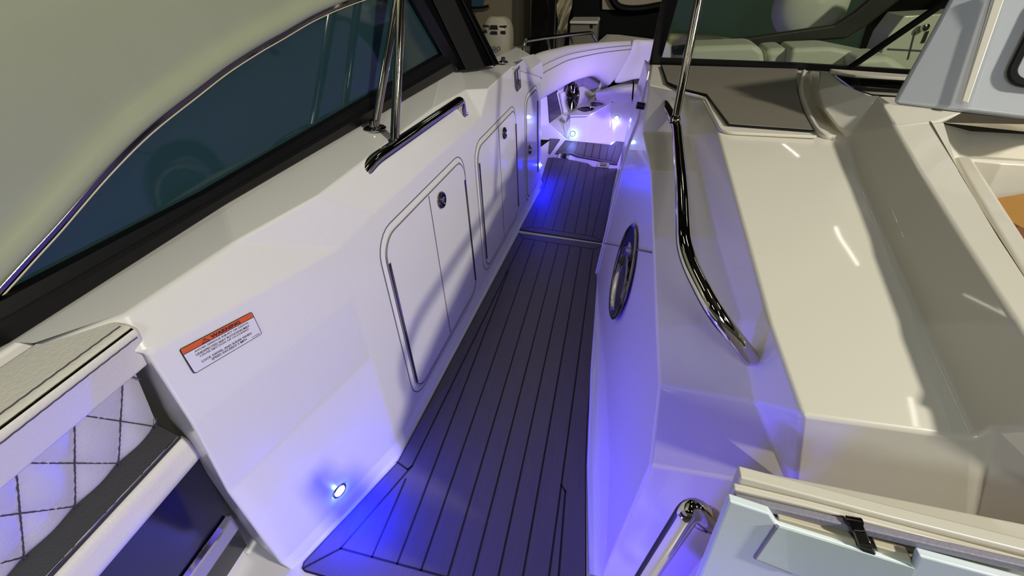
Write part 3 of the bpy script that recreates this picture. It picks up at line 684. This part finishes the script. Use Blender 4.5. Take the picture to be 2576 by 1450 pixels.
# fairing with a black-edged opening, upper right
t = empty('dash_fairing', 'pale sloping moulded fairing with a black edged display, above the sunken tray', 'fairing', (0.9408, 1.6529, 1.21))
f_ = [V((0.8874, 1.6885, 1.207)), V((1.0624, 1.6307, 1.207)), V((1.3437, 1.5382, 1.207)), V((1.3586, 1.72, 1.53)), V((1.0716, 1.8, 1.5228)), V((1.0149, 1.92, 1.5162))]
m = MB()
vs2 = [tuple(p) for p in f_]+[tuple(p+V((.30,.32,-.05))) for p in f_]
m.add(vs2, [(0,1,4,5), (1,2,3,4), (6,7,10,11), (7,8,9,10), (0,1,7,6), (1,2,8,7), (2,3,9,8), (3,4,10,9), (4,5,11,10), (5,0,6,11)])
m.build('fairing_shell', M['bluish'], t, bevel=.018, seg=4)
FN = (f_[2]-f_[1]).cross(f_[4]-f_[1]).normalized(); FN = FN if FN.y < 0 else -FN
def fp(a, b, o=0): return f_[1]+(f_[2]-f_[1])*a+(f_[4]-f_[1])*b+FN*o
# raised step along the fold
a = f_[1]+FN*.004; b = f_[4]+FN*.004
m = MB(); s = (f_[2]-f_[1]).normalized()
m.prism([a-s*.020+V((0,0,.03)), a-s*.002+V((0,0,.025)), b+s*.010, b-s*.014], FN*.006); m.build('raised_step', M['gelw'], t, bevel=.006)
def ring3(c, w, h, r_, wd, ex_, ey_, nrm, thick):
    a = rrect(-w, w, -h, h, r_); b = rrect(-w+wd, w-wd, -h+wd, h-wd, max(r_-wd, .004)); k = len(a); m = MB()
    A = [c+ex_*x+ey_*y for x, y in a]; B = [c+ex_*x+ey_*y for x, y in b]; T = nrm*thick
    m.add(A+B+[p+T for p in A]+[p+T for p in B], [q for i in range(k) for q in ((2*k+i, 2*k+(i+1) % k, 3*k+(i+1) % k, 3*k+i), (i, (i+1) % k, 2*k+(i+1) % k, 2*k+i), (k+i, k+(i+1) % k, 3*k+(i+1) % k, 3*k+i))])
    return m
dx = s; dz = (f_[4]-f_[1]); dz = (dz-s*dz.dot(s)).normalized()
oc = V((1.1386, 1.6501, 1.2885))+dx*.185+dz*.125
m = ring3(oc+FN*.004, .20, .13, .05, .020, dx, dz, FN, .012); m.build('display_bezel', M['black'], t, bevel=.003)
m = MB(); m.prism([oc+dx*x+dz*y+FN*.006 for x, y in rrect(-.182,.182,-.112,.112,.035)], FN*.003); m.build('display_glass', M['bluish'], t)
# small wire clip under the fairing
m = MB(); m.tube(spline([(1.0764, 1.6501, 1.2), (1.0838, 1.6365, 1.19), (1.1181, 1.6776, 1.19), (1.1463, 1.6888, 1.18), (1.2156, 1.6961, 1.18)], 6), .006, 8)
o = m.build('wire_clip', M['engdark']); tag(o, 'small dark wire clip hanging below the pale fairing', 'clip')

# ------------------------------------------------------------------ moulded cabinet front, lower right
t = empty('storage_cabinet', 'pale blue moulded cabinet front with recessed pull and black latch', 'cabinet', (.4,.3,.3))
m = MB(); m.box((.305,.318,.0), (1.9,.40,.98)); m.build('light_block', M['gelw'], t, bevel=.004)  # hidden box added to keep the key light off the near mat
def cf(u0, u1, z0, z1, y0, y1, name, mt, bev=.003):
    m = MB(); m.box((u0, y0, z0), (u1, y1, z1)); return m.build(name, mt, t, bevel=bev)
x0 = .205; x1 = .85
front = [(0.2146, 0.3, 1.0548), (0.2668, 0.3, 1.0432), (0.2831, 0.3, 1.0215), (0.4555, 0.3, 0.9889), (0.4437, 0.3, 1.0211), (0.571, 0.3, 1.0069)]
fx = [(p[0], p[2]) for p in front]
m = MB(); m.prism([(x, .300, z) for x, z in fx]+[(x1,.300,.3), (.285,.300,.5)], (0,.012,0)); fo = m.build('front_panel', M['pale'], t, bevel=.003)
m = MB(); m.prism([(x0+.025, .312, 1.026), (x0+.025, .322, 1.026), (x1, .322, 1.0), (x1, .312, 1.0)], (0,0,.014)); m.build('channel', M['purp'], t, bevel=.002)
bk = [(0.2335, 0.335, 1.0567), (0.4153, 0.335, 1.0355), (0.6008, 0.335, 1.019)]
m = MB(); m.prism([(p[0], .335, p[2]) for p in bk]+[(x1,.335,.4), (.30,.335,.5)], (0,.018,0)); m.build('back_rail', M['gelw'], t, bevel=.003)
m = MB(); m.prism([(bk[0][0]-.006,.324,bk[0][2]-.012), (bk[0][0]+.09,.324,bk[0][2]-.018), (x1,.324,bk[0][2]-.075), (x1,.324,.4), (.295,.324,.5)], (0,.010,0)); m.build('inner_rail', M['gelw'], t, bevel=.003)
for a in ([(0.2835, 0.318, 1.028), (0.379, 0.318, 1.0149), (0.4088, 0.318, 0.9674), (0.3013, 0.318, 0.9875)], [(0.4036, 0.318, 1.0104), (0.4437, 0.318, 1.0053), (0.4812, 0.318, 0.957), (0.433, 0.318, 0.9648)]):
    m = MB(); m.prism(a, (0,-.012,0)); m.build('tan_insert', M['tan'], t, bevel=.002)
m = MB(); m.prism([(0.3622, 0.316, 1.0404), (0.3764, 0.316, 1.0435), (0.4226, 0.312, 0.9795), (0.3987, 0.312, 0.9846)], (0,-.012,0)); lt = m.build('latch', M['blackg'], t, bevel=.003)
m = MB(); m.tube([(0.3656, 0.318, 1.0232), (0.3648, 0.318, 1.037), (0.3789, 0.318, 1.0377)], .006, 10); m.tube([(0.3827, 0.306, 1.0145), (0.3966, 0.306, 1.0154)], .005, 10); m.build('latch_pin', M['steeld'], lt)
rc = [(0.2824, 0.2985, 1.0224), (0.4532, 0.2985, 0.992), (0.4928, 0.2985, 0.8794), (0.3455, 0.2985, 0.9003), (0.2911, 0.2985, 0.9192)]
m = MB(); m.prism(rc, (0,-.001,0)); m.build('recessed_pull', M['palegreen'], t)
m = MB(); m.tube([V(rc[0]), V(rc[4]), V(rc[3])], .0025, 8); m.build('pull_edge', M['purp'], t)

# ------------------------------------------------------------------ bow seating and bow liner
t = empty('bow_cushion', 'curved cream bolster cushion wrapping the port side of the bow', 'cushion', (-.4,4.6,.5))
topb = [(-0.7415, 3.3, 0.962), (-0.72, 3.6, 0.9438), (-0.6683, 3.95, 0.9384), (-0.5617, 4.3, 0.9207), (-0.4502, 4.6, 0.9052), (-0.1596, 5.1, 0.8663), (0.0933, 5.45, 0.8359)]
seam = [(-0.6131, 3.5, 0.834), (-0.5891, 3.75, 0.8271), (-0.5568, 3.95, 0.8196), (-0.4791, 4.25, 0.8207), (-0.3928, 4.5, 0.8098), (-0.1751, 5, 0.7798), (0.099, 5.4, 0.7557)]
bot = [(-0.591, 3.5, 0.661), (-0.5642, 3.78, 0.6287), (-0.5145, 3.98, 0.6248), (-0.4414, 4.25, 0.6233), (-0.3477, 4.5, 0.622), (-0.2256, 4.95, 0.555), (-0.0779, 5.3, 0.3934)]
topb, seam, bot = [[V(p) for p in spline(q, 6)] for q in (topb, seam, bot)]
rows = []
for a, b, c in zip(topb, seam, bot):
    out = V((.03,-.03,0)); rows.append([a+V((-.02,.03,-.04)), a, a.lerp(b, .35)+V((0,0,.02))+out*.3, a.lerp(b, .75)+V((0,0,.012))+out*.6, b+out*.6, b.lerp(c, .3)+out, b.lerp(c, .7)+out*1.2, c+out*.6, c+V((-.02,.05,-.01))])
loft('bolster', rows, M['vinyl'], t, subd=1)
m = MB(); m.tube([r_[4]+V((.004,-.006,.002)) for r_ in rows], .0022, 6); m.tube([r_[3]+V((.004,-.006,.006)) for r_ in rows], .0018, 6); m.build('stitching', M['thread'], t)
t = empty('lounge_cushion', 'cream upright backrest cushion at the bow centre', 'cushion', (0,5.4,.4))
q = [[(0.0935, 5.46, 0.8345), (0.0993, 5.42, 0.7526), (0.0114, 5.4, 0.5747), (-0.0823, 5.34, 0.3799)], [(0.1489, 5.5, 0.8344), (0.1727, 5.48, 0.7496), (0.1602, 5.5, 0.5744), (0.1206, 5.45, 0.4164)], [(0.1758, 5.52, 0.8287), (0.2084, 5.52, 0.7447), (0.2144, 5.54, 0.5692), (0.1937, 5.48, 0.4346)], [(0.5445, 5.6, 0.8291), (0.5637, 5.58, 0.7401), (0.603, 5.6, 0.5744), (0.6265, 5.55, 0.4574)]]
loft('backrest', q, M['vinyl'], t, subd=2, solid=.06)
for zi, (pa, pb, pc_, pd, lb) in enumerate((((-0.2057, 5.1274, 0.36), (0.2012, 5.872, 0.36), (0.2172, 5.3484, 0.2), (-0.1859, 5.233, 0.25), 'cream bow seat cushion beside the cup shelf'), ((0.2157, 5.8541, 0.36), (0.531, 5.9045, 0.36), (0.5403, 5.3556, 0.2), (0.2353, 5.3525, 0.2), 'cream bow seat cushion next to the console door post'))):
    pa, pb, pc_, pd = map(V, (pa, pb, pc_, pd))
    o = empty('bow_seat_cushion', lb, 'cushion', tuple(pa), 'bow seat cushions')
    fa = pa.lerp(pd, .45)+V((0,-.10,.045)); fb_ = pb.lerp(pc_, .42)+V((0,-.10,.045))
    loft('cushion', [[pa+V((0,.02,-.03)), pa, pa.lerp(fa, .8)+V((0,0,.015)), fa, pd, pd+V((0,.1,-.02))], [pb+V((0,.02,-.03)), pb, pb.lerp(fb_, .8)+V((0,0,.015)), fb_, pc_, pc_+V((0,.1,-.02))]], M['vinyl'], o, bevel=.012)
# bow liner: faceted shell below the cushions
vs = []; BF = []
def bv(p): vs.append(tuple(p)); return len(vs)-1
b1 = bv((-0.7929, 4.5218, -0.004)); b2_ = bv((-0.4305, 4.5786, -0.004)); b3 = bv((-0.3286, 4.5518, -0.004)); b4 = bv((-0.2086, 4.5421, -0.004)); b5 = bv((-0.1231, 4.525, -0.004)); b6 = bv((0.081, 4.6322, -0.004)); b7 = bv((0.47, 4.6353, -0.004))
s1 = bv((-0.7452, 4.3461, 0.1821)); s2 = bv((-0.6344, 4.6018, 0.1475)); s3 = bv((-0.5327, 4.8549, 0.1806)); k1 = bv((-0.4217, 4.6703, 0.22)); k2 = bv((-0.2353, 4.7125, 0.22)); k3 = bv((-0.0187, 5.2358, 0.22)); k4 = bv((-0.2082, 5.2524, 0.235)); k5 = bv((-0.4261, 4.6598, 0.235))
a1 = bv((-0.4153, 4.6237, 0.11)); u1 = bv((0.0147, 4.7845, 0.09)); rb = bv((0.4713, 4.75, 0.0073)); rt = bv((0.4543, 5.55, 0.2149)); rt0 = bv((-0.0175, 5.5, 0.2005))
ed = bv((-0.2051, 5.55, 0.2317)); bt = bv((-0.3599, 5.3276, 0.3854)); bt0 = bv((-0.5854, 4.7969, 0.4186)); bl0 = bv((-0.7878, 4.3147, 0.4279)); bs = bv((-0.0832, 5.6, 0.2983)); 
BF += [(b1, s1, s2, b2_), (s2, s3, k1, a1, b2_), (b2_, a1, b3), (a1, k1, k2, b4, b3), (k2, k3, u1, b5, b4), (u1, b6, b5), (u1, k3, rt0, rt, rb, b7, b6)]
BF += [(s2, s1, bl0, bt0, s3), (s3, bt0, bt, ed), (bt, bs, ed), (s3, ed, k4, k5, k1)]
h0 = bv((-0.6198, 4.7474, 0.5332)); h1 = bv((-0.3608, 5.3576, 0.4968)); h3 = bv((-0.078, 5.7, 0.4621))
BF += [(bt0, h0, h1, bt), (bt, h1, h3, bs)]
structure(mesh('wall_bow', vs, BF, M['gel'], bevel=.006, ang=6))
# speaker panel and speaker
BN = (V((-.20,5.6,0))-V((-.68,4.45,0))).cross(V((-.80,4.45,1.0))-V((-.68,4.45,0))).normalized()
if BN.x < 0: BN = -BN
t = empty('speaker_pod', 'white angled bow pod with a smoked pocket, carrying the round speaker', 'pod', (-0.4101, 5.1718, 0.2613))
m = MB(); m.prism([V((-0.5815, 4.8037, 0.4092))+BN*.01, V((-0.363, 5.3184, 0.3788))+BN*.01, V((-0.2123, 5.6301, 0.2071))+BN*.01, V((-0.5295, 4.8632, 0.1827))+BN*.01], BN*.02); m.build('panel_face', M['gel'], t, bevel=.004)
m = MB(); m.prism([V((-0.6702, 4.5973, 0.4311))+BN*.006, V((-0.6065, 4.7536, 0.4435))+BN*.006, V((-0.5398, 4.8391, 0.1847))+BN*.006, V((-0.6346, 4.6022, 0.1515))+BN*.006], BN*.006); m.build('smoked_pocket', M['smoke'], t, bevel=.003)
sc = V((-0.4877, 5.0051, 0.3285))+BN*.032
t = empty('speaker', 'round chrome and black speaker on the bow panel', 'speaker', tuple(sc))
rs = .150
m = MB(); m.lathe(sc, BN, [(rs, 0), (rs, .02), (rs*.94, .032), (rs*.86, .030), (rs*.82, .015)], 48); m.build('rim', M['steel'], t)
m = MB(); m.lathe(sc, BN, [(rs*.84, .014), (rs*.5, .006), (rs*.2, .004), (0, .004)], 40); m.build('cone', M['black'], t)
m = MB(); bu = BN.orthogonal().normalized(); bw_ = BN.cross(bu)
for i in range(6):
    a = math.pi/3*i+.3
    for da in (-.16, .16):
        d = bu*math.cos(a+da)+bw_*math.sin(a+da); e = bu*math.cos(a)+bw_*math.sin(a)
        m.tube([sc+e*rs*.26+BN*.024, sc+d*rs*.88+BN*.028], rs*.045, 8)
m.build('grille', M['steel'], t)
m = MB(); m.lathe(sc, BN, [(rs*.30, .018), (rs*.28, .034), (rs*.15, .040), (0, .040)], 24); m.build('hub', M['steeld'], t)
# cup holder shelf
t = empty('cup_shelf', 'small white bow shelf holding two cup holders', 'shelf', (-0.2558, 4.9998, 0.23))
m = MB(); m.prism([(-0.4343, 4.6612, 0.23), (-0.2135, 5.2706, 0.23), (-0.0124, 5.2656, 0.23), (-0.0135, 5.1826, 0.23), (-0.2242, 4.6665, 0.23), (-0.4155, 4.6092, 0.23)], (0,0,.014)); m.build('shelf_top', M['gel'], t, bevel=.004)
for c, lb in (((-0.2625, 4.8513, 0.245), 'steel cup holder on the bow shelf, nearer the speaker end of the walkway'), ((-0.1614, 5.0763, 0.245), 'steel cup holder on the bow shelf, beside the bow seat')):
    o = empty('cup_holder', lb, 'cup holder', c, 'bow cup holders')
    m = MB(); m.lathe(c, (0,0,1), [(.092,-.0), (.092,.004), (.082,.008), (.068,.004)], 32); m.build('rim', M['steel'], o)
    m = MB(); m.lathe(c, (0,0,1), [(.070,.004), (.066,.0006), (0,.0005)], 32); m.build('well', M['cup'], o)
led(V((-0.3653, 4.5483, 0.075))+V((0,-.012,.006)), (.0,-1,.25), 'small blue courtesy light below the bow cup holders', .028, .8, off=.03, col=(.12,.07,1))
led(V((0.0722, 5, 0.144))+V((0,-.03,0)), (-.1,-1,.05), 'small blue courtesy light under the bow seat cushion', .028, 1.6, off=.03, col=(.12,.07,1))
# bow deck tip beyond the cushions
m = MB(); m.prism([(-0.2659, 5.4, 0.8008), (-0.1944, 6.2, 0.7817), (-0.0486, 6.3, 0.7686), (0.5872, 6, 0.7578), (0.555, 5.6, 0.7833)], (0,0,-.03)); o = m.build('bow_deck', M['gelw'], bevel=.01); tag(o, 'pale foredeck tip behind the bow cushions', 'deck')
# bow rail
t = empty('bow_rail', 'low polished bow rail on short posts behind the bolster', 'rail', (-0.8109, 4, 0.8918))
pr = bend([(-0.7503, 3.75, 0.9308), (-0.7523, 3.75, 1.04), (-0.6435, 4.15, 1.0103), (-0.4942, 4.6, 0.976), (-0.3073, 5.1, 0.9367), (-0.251, 5.25, 0.8308)], .06)
m = MB(); m.tube(pr, .016, 12); m.build('rail', M['steel'], t)
for a, b in (((-0.637, 4.2, 1.0006), (-0.594, 4.2, 0.8663)), ((-0.4766, 4.65, 0.9667), (-0.422, 4.65, 0.8311))):
    m = MB(); m.tube([a, b], .013, 10); m.build('post', M['steel'], t)
# deck fitting by the pillar
fc = V((-0.69, 2.8027, 1.06)); m = MB(); m.lathe(fc, (0,0,1), [(.03,0), (.03,.006), (.015,.012), (.012,.03), (0,.032)], 20); o = m.build('deck_fitting', M['steel']); tag(o, 'tiny polished deck fitting at the foot of the black pillar', 'fitting')

# ------------------------------------------------------------------ behind the boat
t = empty('outboard_engine', 'white outboard engine cowl standing beyond the black pillar', 'outboard engine', (-1.6649, 6.5, 0.3347))
ec = [(-1.7069, 6.6, 0.8913), (-1.7089, 6.6, 0.8078), (-1.7122, 6.6, 0.665), (-1.7045, 6.6, 0.4932), (-1.685, 6.6, 0.2895)]
hw = [.13, .20, .215, .205, .14]
rows = []
for p, w in zip(ec, hw):
    p = V(p); rows.append([p+V((x*w, y*w*.8, 0)) for x, y in ((-1,.9), (-1,.1), (-.92,-.6), (-.5,-.95), (0,-1), (.5,-.95), (.92,-.6), (1,.1), (1,.9))])
top_ = [V(ec[0])+V((x*.06, y*.05, .012)) for x, y in ((-1,.9), (-1,.1), (-.92,-.6), (-.5,-.95), (0,-1), (.5,-.95), (.92,-.6), (1,.1), (1,.9))]
loft('cowl', [top_]+rows, M['engine'], t, subd=2, solid=.01)
ey_ = V(ec[0]).y-.19
for u0, u1, v0, v1 in ((1245,1262,64,70), (1232,1242,74,79), (1246,1260,75,80), (1267,1277,75,80), (1230,1241,64,66), (1268,1282,64,67)):
    pass
m = MB()
zc = V(ec[1]).z; xc = V(ec[1]).x
for x, z, w, h in ((0,-.02,.055,.022), (-.13,-.075,.03,.016), (0,-.085,.05,.018), (.12,-.08,.035,.018), (-.12,-.01,.05,.008), (.12,-.01,.05,.008)):
    yy = ey_+.03+.45*abs(x)**1.4
    m.prism([(xc+x-w, yy-.02, zc+z-h), (xc+x+w, yy-.02, zc+z-h), (xc+x+w*.8, yy-.02, zc+z+h), (xc+x-w*.8, yy-.02, zc+z+h)], (0,.05,0))
m.build('grille', M['engdark'], t)
text_mesh('lettering', '400', lambda x, y: V((xc-.08+.18*x, ey_-.03+.02*abs(x-.5), zc-.30+.065*y)), M['lettr'], t, .03)
m = MB(); m.prism([(xc-.09,ec[0][1]-.08,-1.3), (xc+.09,ec[0][1]-.08,-1.3), (xc+.09,ec[0][1]+.12,-1.3), (xc-.09,ec[0][1]+.12,-1.3)], (0,0,1.6)); m.build('midsection', M['engine'], t, bevel=.03)
m = MB(); m.tube(spline([(-1.5732, 6.3, 0.4148), (-1.5275, 6.3, 0.4556), (-1.449, 6.3, 0.4877), (-1.4269, 6.35, 0.4995)], 4), .022, 8); m.build('cowl_trim', M['steel'], t)

def ground(pts):
    """carry the lower corners of an outline down to the showroom floor"""
    zm = (max(p[2] for p in pts)+min(p[2] for p in pts))/2
    return [(p[0], p[1], p[2] if p[2] > zm else -1.3) for p in pts]
def slab(name, pts, mt, label, cat, ext=(0,.2,0), bevel=.02):
    m = MB(); m.prism(ground(pts), ext); o = m.build(name, mt, bevel=bevel); tag(o, label, cat); return o
t = empty('boat_hull', 'large beige boat hull with blue glass standing behind the outboard engine', 'boat', (-2.3364, 9, 0.2588))
m = MB(); m.prism(ground([(-2.8301, 9, 1.2379), (-1.8234, 9, 1.2465), (-1.8024, 9, 0.0891), (-2.9097, 9, 0.0489)]), (0,1.2,0)); m.build('hull_side', M['bg_hull'], t, bevel=.15)
m = MB(); m.prism([(-2.7773, 8.95, 1.2402), (-2.4607, 8.95, 1.2429), (-2.5843, 8.95, 0.7817), (-2.8076, 8.95, 0.765)], (0,.1,0)); m.build('window_glass', M['blueg'], t, bevel=.02)
m = MB(); m.tube([(-2.7927, 8.9, 0.7573), (-2.5552, 8.9, 0.7743), (-2.4408, 8.9, 0.8009)], .035, 8); m.build('window_trim', M['steel'], t)
slab('boat_hull', [(-2.0836, 8.6, 0.1822), (-1.523, 8.6, 0.202), (-1.511, 8.6, -0.1458), (-2.0875, 8.6, -0.1713)], M['bg_cream'], 'low cream hull showing between the outboard engine and the dark column', 'boat', (0,.3,0), .05)
slab('showroom_column', [(-1.5507, 8.3, 1.2751), (-1.125, 8.3, 1.2787), (-1.0428, 8.3, 0.0926), (-1.5724, 8.3, 0.0714)], M['bg_post'], 'dark glossy column behind the bow rail', 'column', (0,.3,0), .03)
o = slab('column_edge', [(-1.1429, 8.2, 1.2823), (-1.1177, 8.2, 1.2825), (-1.0744, 8.2, 0.3523), (-1.1018, 8.2, 0.3514)], M['steel'], 'thin bright metal strip on the edge of the dark column', 'trim', (0,.03,0), .003)
# crumpled clear wrap
rows = []
for i in range(13):
    f = i/12; a = V((-1.0836, 8, 1.1911)).lerp(V((-1.0551, 8, 0.4862)), f); b = V((-0.8125, 8, 1.1942)).lerp(V((-0.895, 8, 0.5476)), f)
    rows.append([a.lerp(b, j/8)+V((0, .12*math.sin(3*j/8*math.pi+i*.9)+.05*random.random(), 0)) for j in range(9)])
for (u_, w_) in ((V((-0.9973, 8, 0.4192)), .05), (V((-0.9973, 8, 0.4192)), .04)):
    z_ = u_.z if w_ > .045 else -1.3
    rows.append([V((u_.x+w_*(j/4-1), u_.y+.02*math.sin(j*1.3), z_)) for j in range(9)])
o = loft('shrink_wrap', rows, M['bg_wrap'], None, subd=1); tag(o, 'crumpled pale shrink wrap hanging between the dark column and grey crate', 'wrap')
t = empty('covered_boat', 'large black covered boat with a pale window area standing behind the grey crate', 'boat', (0.0517, 9.5, 0.2645))
m = MB(); m.prism(ground([(-1.0552, 9.5, 1.2342), (0.7707, 9.5, 1.2497), (1.2166, 9.5, -0.0289), (-1.0246, 9.5, -0.1186)]), (0,1,0)); m.build('cover', M['bg_black'], t, bevel=.1)
m = MB(); m.prism([(-0.4939, 9.4, 1.2427), (0.6311, 9.4, 1.2523), (0.7254, 9.4, 0.8311), (0.4562, 9.4, 0.8021), (0.1878, 9.4, 0.7426), (-0.4275, 9.4, 0.7421)], (0,.1,0)); m.build('window_panel', M['bg_wrap'], t, bevel=.02)
m = MB(); m.tube(spline([(-0.3546, 9.3, 1.0776), (-0.2202, 9.3, 0.8752), (-0.0659, 9.3, 0.7886), (0.2497, 9.3, 0.7829), (0.7125, 9.3, 0.8625)], 6), .06, 10); m.build('cover_hem', M['black'], t)
t = empty('grey_crate', 'grey box with pale lid behind the bow rail', 'box', (-0.5133, 7, 0.5484))
m = MB(); m.prism(ground([(-0.7411, 7, 0.7873), (-0.3517, 7, 0.7973), (-0.239, 7, 0.5327), (-0.7175, 7, 0.5163)]), (0,.4,0)); m.build('crate_body', M['bg_grey'], t, bevel=.02)
m = MB(); m.prism([(-0.7442, 6.95, 0.8261), (-0.3587, 6.95, 0.8356), (-0.3431, 6.95, 0.7984), (-0.7414, 6.95, 0.7929)], (0,.5,0)); m.build('crate_lid', M['gelw'], t, bevel=.01)
m = MB(); m.prism([(-0.4545, 6.98, 0.7921), (-0.4215, 6.98, 0.793), (-0.4158, 6.98, 0.7454), (-0.449, 6.98, 0.7445)], (0,.02,0)); m.build('crate_latch', M['black'], t, bevel=.003)
# starboard bow seen through the windscreen
t = empty('bow_bench', 'cream bow bench cushions seen low through the green windscreen', 'bench', (1.0412, 4, 0.9353))
for a in ([(0.544, 4, 1.0052), (1.0067, 4, 1.0373), (1.0829, 4, 0.997), (1.1361, 4, 0.8778), (0.5277, 4, 0.8512)], [(1.1157, 4.1, 0.9904), (1.2808, 4.1, 1.01), (1.3494, 4.1, 0.8678), (1.1704, 4.1, 0.86)], [(1.2707, 4, 1.0198), (1.5294, 4, 1.0394), (1.9816, 4, 0.9729), (2.0906, 4, 0.9115), (1.2885, 4, 0.8844)], [(1.632, 3.8, 1.0068), (1.8462, 3.8, 1.0275), (2.0777, 3.8, 0.9119), (1.6781, 3.8, 0.9063)]):
    m = MB(); m.prism(a, (0,.35,0)); m.build('cushion', M['vinyl'], t, bevel=.05, seg=4)
t = empty('curved_frame', 'dark swept frame crossing the view through the green windscreen', 'frame', (1.0957, 4.4, 1.0156))
m = MB(); m.prism([(0.4403, 4.4, 0.9402), (1.088, 4.4, 1.0385), (1.6445, 4.4, 1.1379), (1.7466, 4.4, 1.2253), (1.9327, 4.4, 1.4512), (2.1368, 4.4, 1.4529), (1.8932, 4.4, 1.1497), (1.7728, 4.4, 1.0428), (1.4062, 4.4, 1.0026), (0.6221, 4.4, 0.8791), (0.4558, 4.4, 0.8727)], (0,.06,0)); m.build('frame_bar', M['engdark'], t, bevel=.02)
m = MB(); m.lathe((1.6033, 4.9, 1.2339), (0,-1,.1), [(.0,.12), (.18,.10), (.27,.04), (.30,-.05), (.28,-.2)], 32); hq = empty('helm_chair', 'rounded pale chair back seen dimly through the green windscreen', 'chair', (1.6033, 4.9, 1.2339)); m.build('chair_back', M['vinyl'], hq, subd=1)
h0 = V((1.6659, 4.98, 1.1392)); m = MB(); m.tube([h0, V((h0.x, h0.y, -1.3))], .05, 12); m.build('pedestal', M['steeld'], hq)
slab('dark_backdrop', [(0.4646, 6.5, 1.4353), (2.7059, 6.5, 1.4484), (3.0964, 6.5, 0.6604), (0.6628, 6.5, 0.5711)], mat('dark_green', (62,84,72), .5, var=.1), 'dark greenish hull far behind the windscreen', 'boat', (0,.3,0), .05)
slab('pale_hull', [(0.5451, 6.2, 0.7953), (1.0053, 6.2, 0.7926), (1.375, 6.2, 0.7547), (1.4226, 6.2, 0.6051), (0.5948, 6.2, 0.5733)], M['bg_cream'], 'pale low shape behind the dark swept frame', 'boat', (0,.2,0), .05)
t = empty('cream_cupboard', 'cream cupboard with round knob seen through the windscreen beside the strut', 'cupboard', (2.4043, 4.6, 1.0292))
m = MB(); m.prism(ground([(2.1928, 4.6, 1.1892), (2.6776, 4.6, 1.2263), (2.9574, 4.6, 0.7574), (2.3101, 4.6, 0.726), (2.1491, 4.6, 1.0496)]), (0,.3,0)); m.build('cupboard_body', M['gelw'], t, bevel=.01)
m = MB(); m.prism([(2.3195, 4.59, 1.0841), (2.325, 4.59, 1.0842), (2.3779, 4.59, 0.8846), (2.3722, 4.59, 0.8843)], (0,.02,0)); m.prism([(2.1895, 4.59, 0.9601), (2.6674, 4.59, 0.9542), (2.6722, 4.59, 0.9457), (2.1938, 4.59, 0.9515)], (0,.02,0)); m.build('door_gap', M['groove'], t)
m = MB(); m.lathe((2.3554, 4.58, 1.1139), (0,-1,.2), [(.02,0), (.03,.02), (.025,.04), (0,.045)], 16); m.build('knob', M['steel'], t)
m = MB(); m.prism([(2.3973, 4.59, 1.0863), (2.4164, 4.59, 1.0924), (2.4278, 4.59, 1.0087), (2.4054, 4.59, 1.0079)], (0,.01,0)); m.build('dark_mark', M['engdark'], t)

# ------------------------------------------------------------------ light
w = bpy.data.worlds.new('world'); scene.world = w; w.use_nodes = True
nt = w.node_tree; bg = nt.nodes['Background']
tc = nt.nodes.new('ShaderNodeTexCoord'); sx = nt.nodes.new('ShaderNodeSeparateXYZ'); rp = nt.nodes.new('ShaderNodeValToRGB')
nt.links.new(tc.outputs['Generated'], sx.inputs[0]); nt.links.new(sx.outputs['Z'], rp.inputs[0]); nt.links.new(rp.outputs[0], bg.inputs['Color'])
rp.color_ramp.elements[0].position = 0; rp.color_ramp.elements[0].color = (.10,.10,.095,1)
rp.color_ramp.elements[1].position = .8; rp.color_ramp.elements[1].color = (.50,.51,.46,1)
bg.inputs['Strength'].default_value = .28

def area(name, loc, target, sx_, sy_, power, color, spread=180):
    l = bpy.data.lights.new(name, 'AREA'); l.shape = 'RECTANGLE'; l.size = sx_; l.size_y = sy_; l.energy = power; l.color = color; l.spread = math.radians(spread)
    o = bpy.data.objects.new(name, l); link(o); o.location = loc; o.rotation_euler = (V(target)-V(loc)).to_track_quat('-Z', 'Y').to_euler(); return o
area('bay_lamp', (4.8,-.5,4.45), (-.3,1.2,.6), .35, .35, 295, (1,.96,.86))
area('aft_fill', (1.0,-3.4,3.6), (.4,.4,1.0), 1.0, 1.0, 44, (.80,.91,1))  # added cool fill that brightens the cabinet front and aft faces
for nm, lo_, tg, pw, c_ in (('blue_fill', (.10,-.15,.30), (-.9,.05,.35), 2.6, (.06,.03,1)), ('blue_fill', (-.80,-.45,.14), (.15,.75,.15), 9, (.06,.03,1)), ('bow_fill', (.40,4.15,.60), (-.45,4.8,.15), 13, (.24,.15,1))):  # added unseen blue fills without fixtures, for liner, console face and bow
    l = area(nm, lo_, tg, .16, .05, pw, c_, 75 if lo_[0] < -.5 else 170)
for x in (-4.5, -1.6, 1.4, 4.4):
    for y in (-3, 1.5, 6, 10.5):
        area('ceiling_strip', (x, y, 5.6), (x, y, 0), .06, 1.4, 5, (1,.96,.84))

scene.view_settings.view_transform = 'Standard'
scene.view_settings.look = 'None'
scene.view_settings.exposure = 0
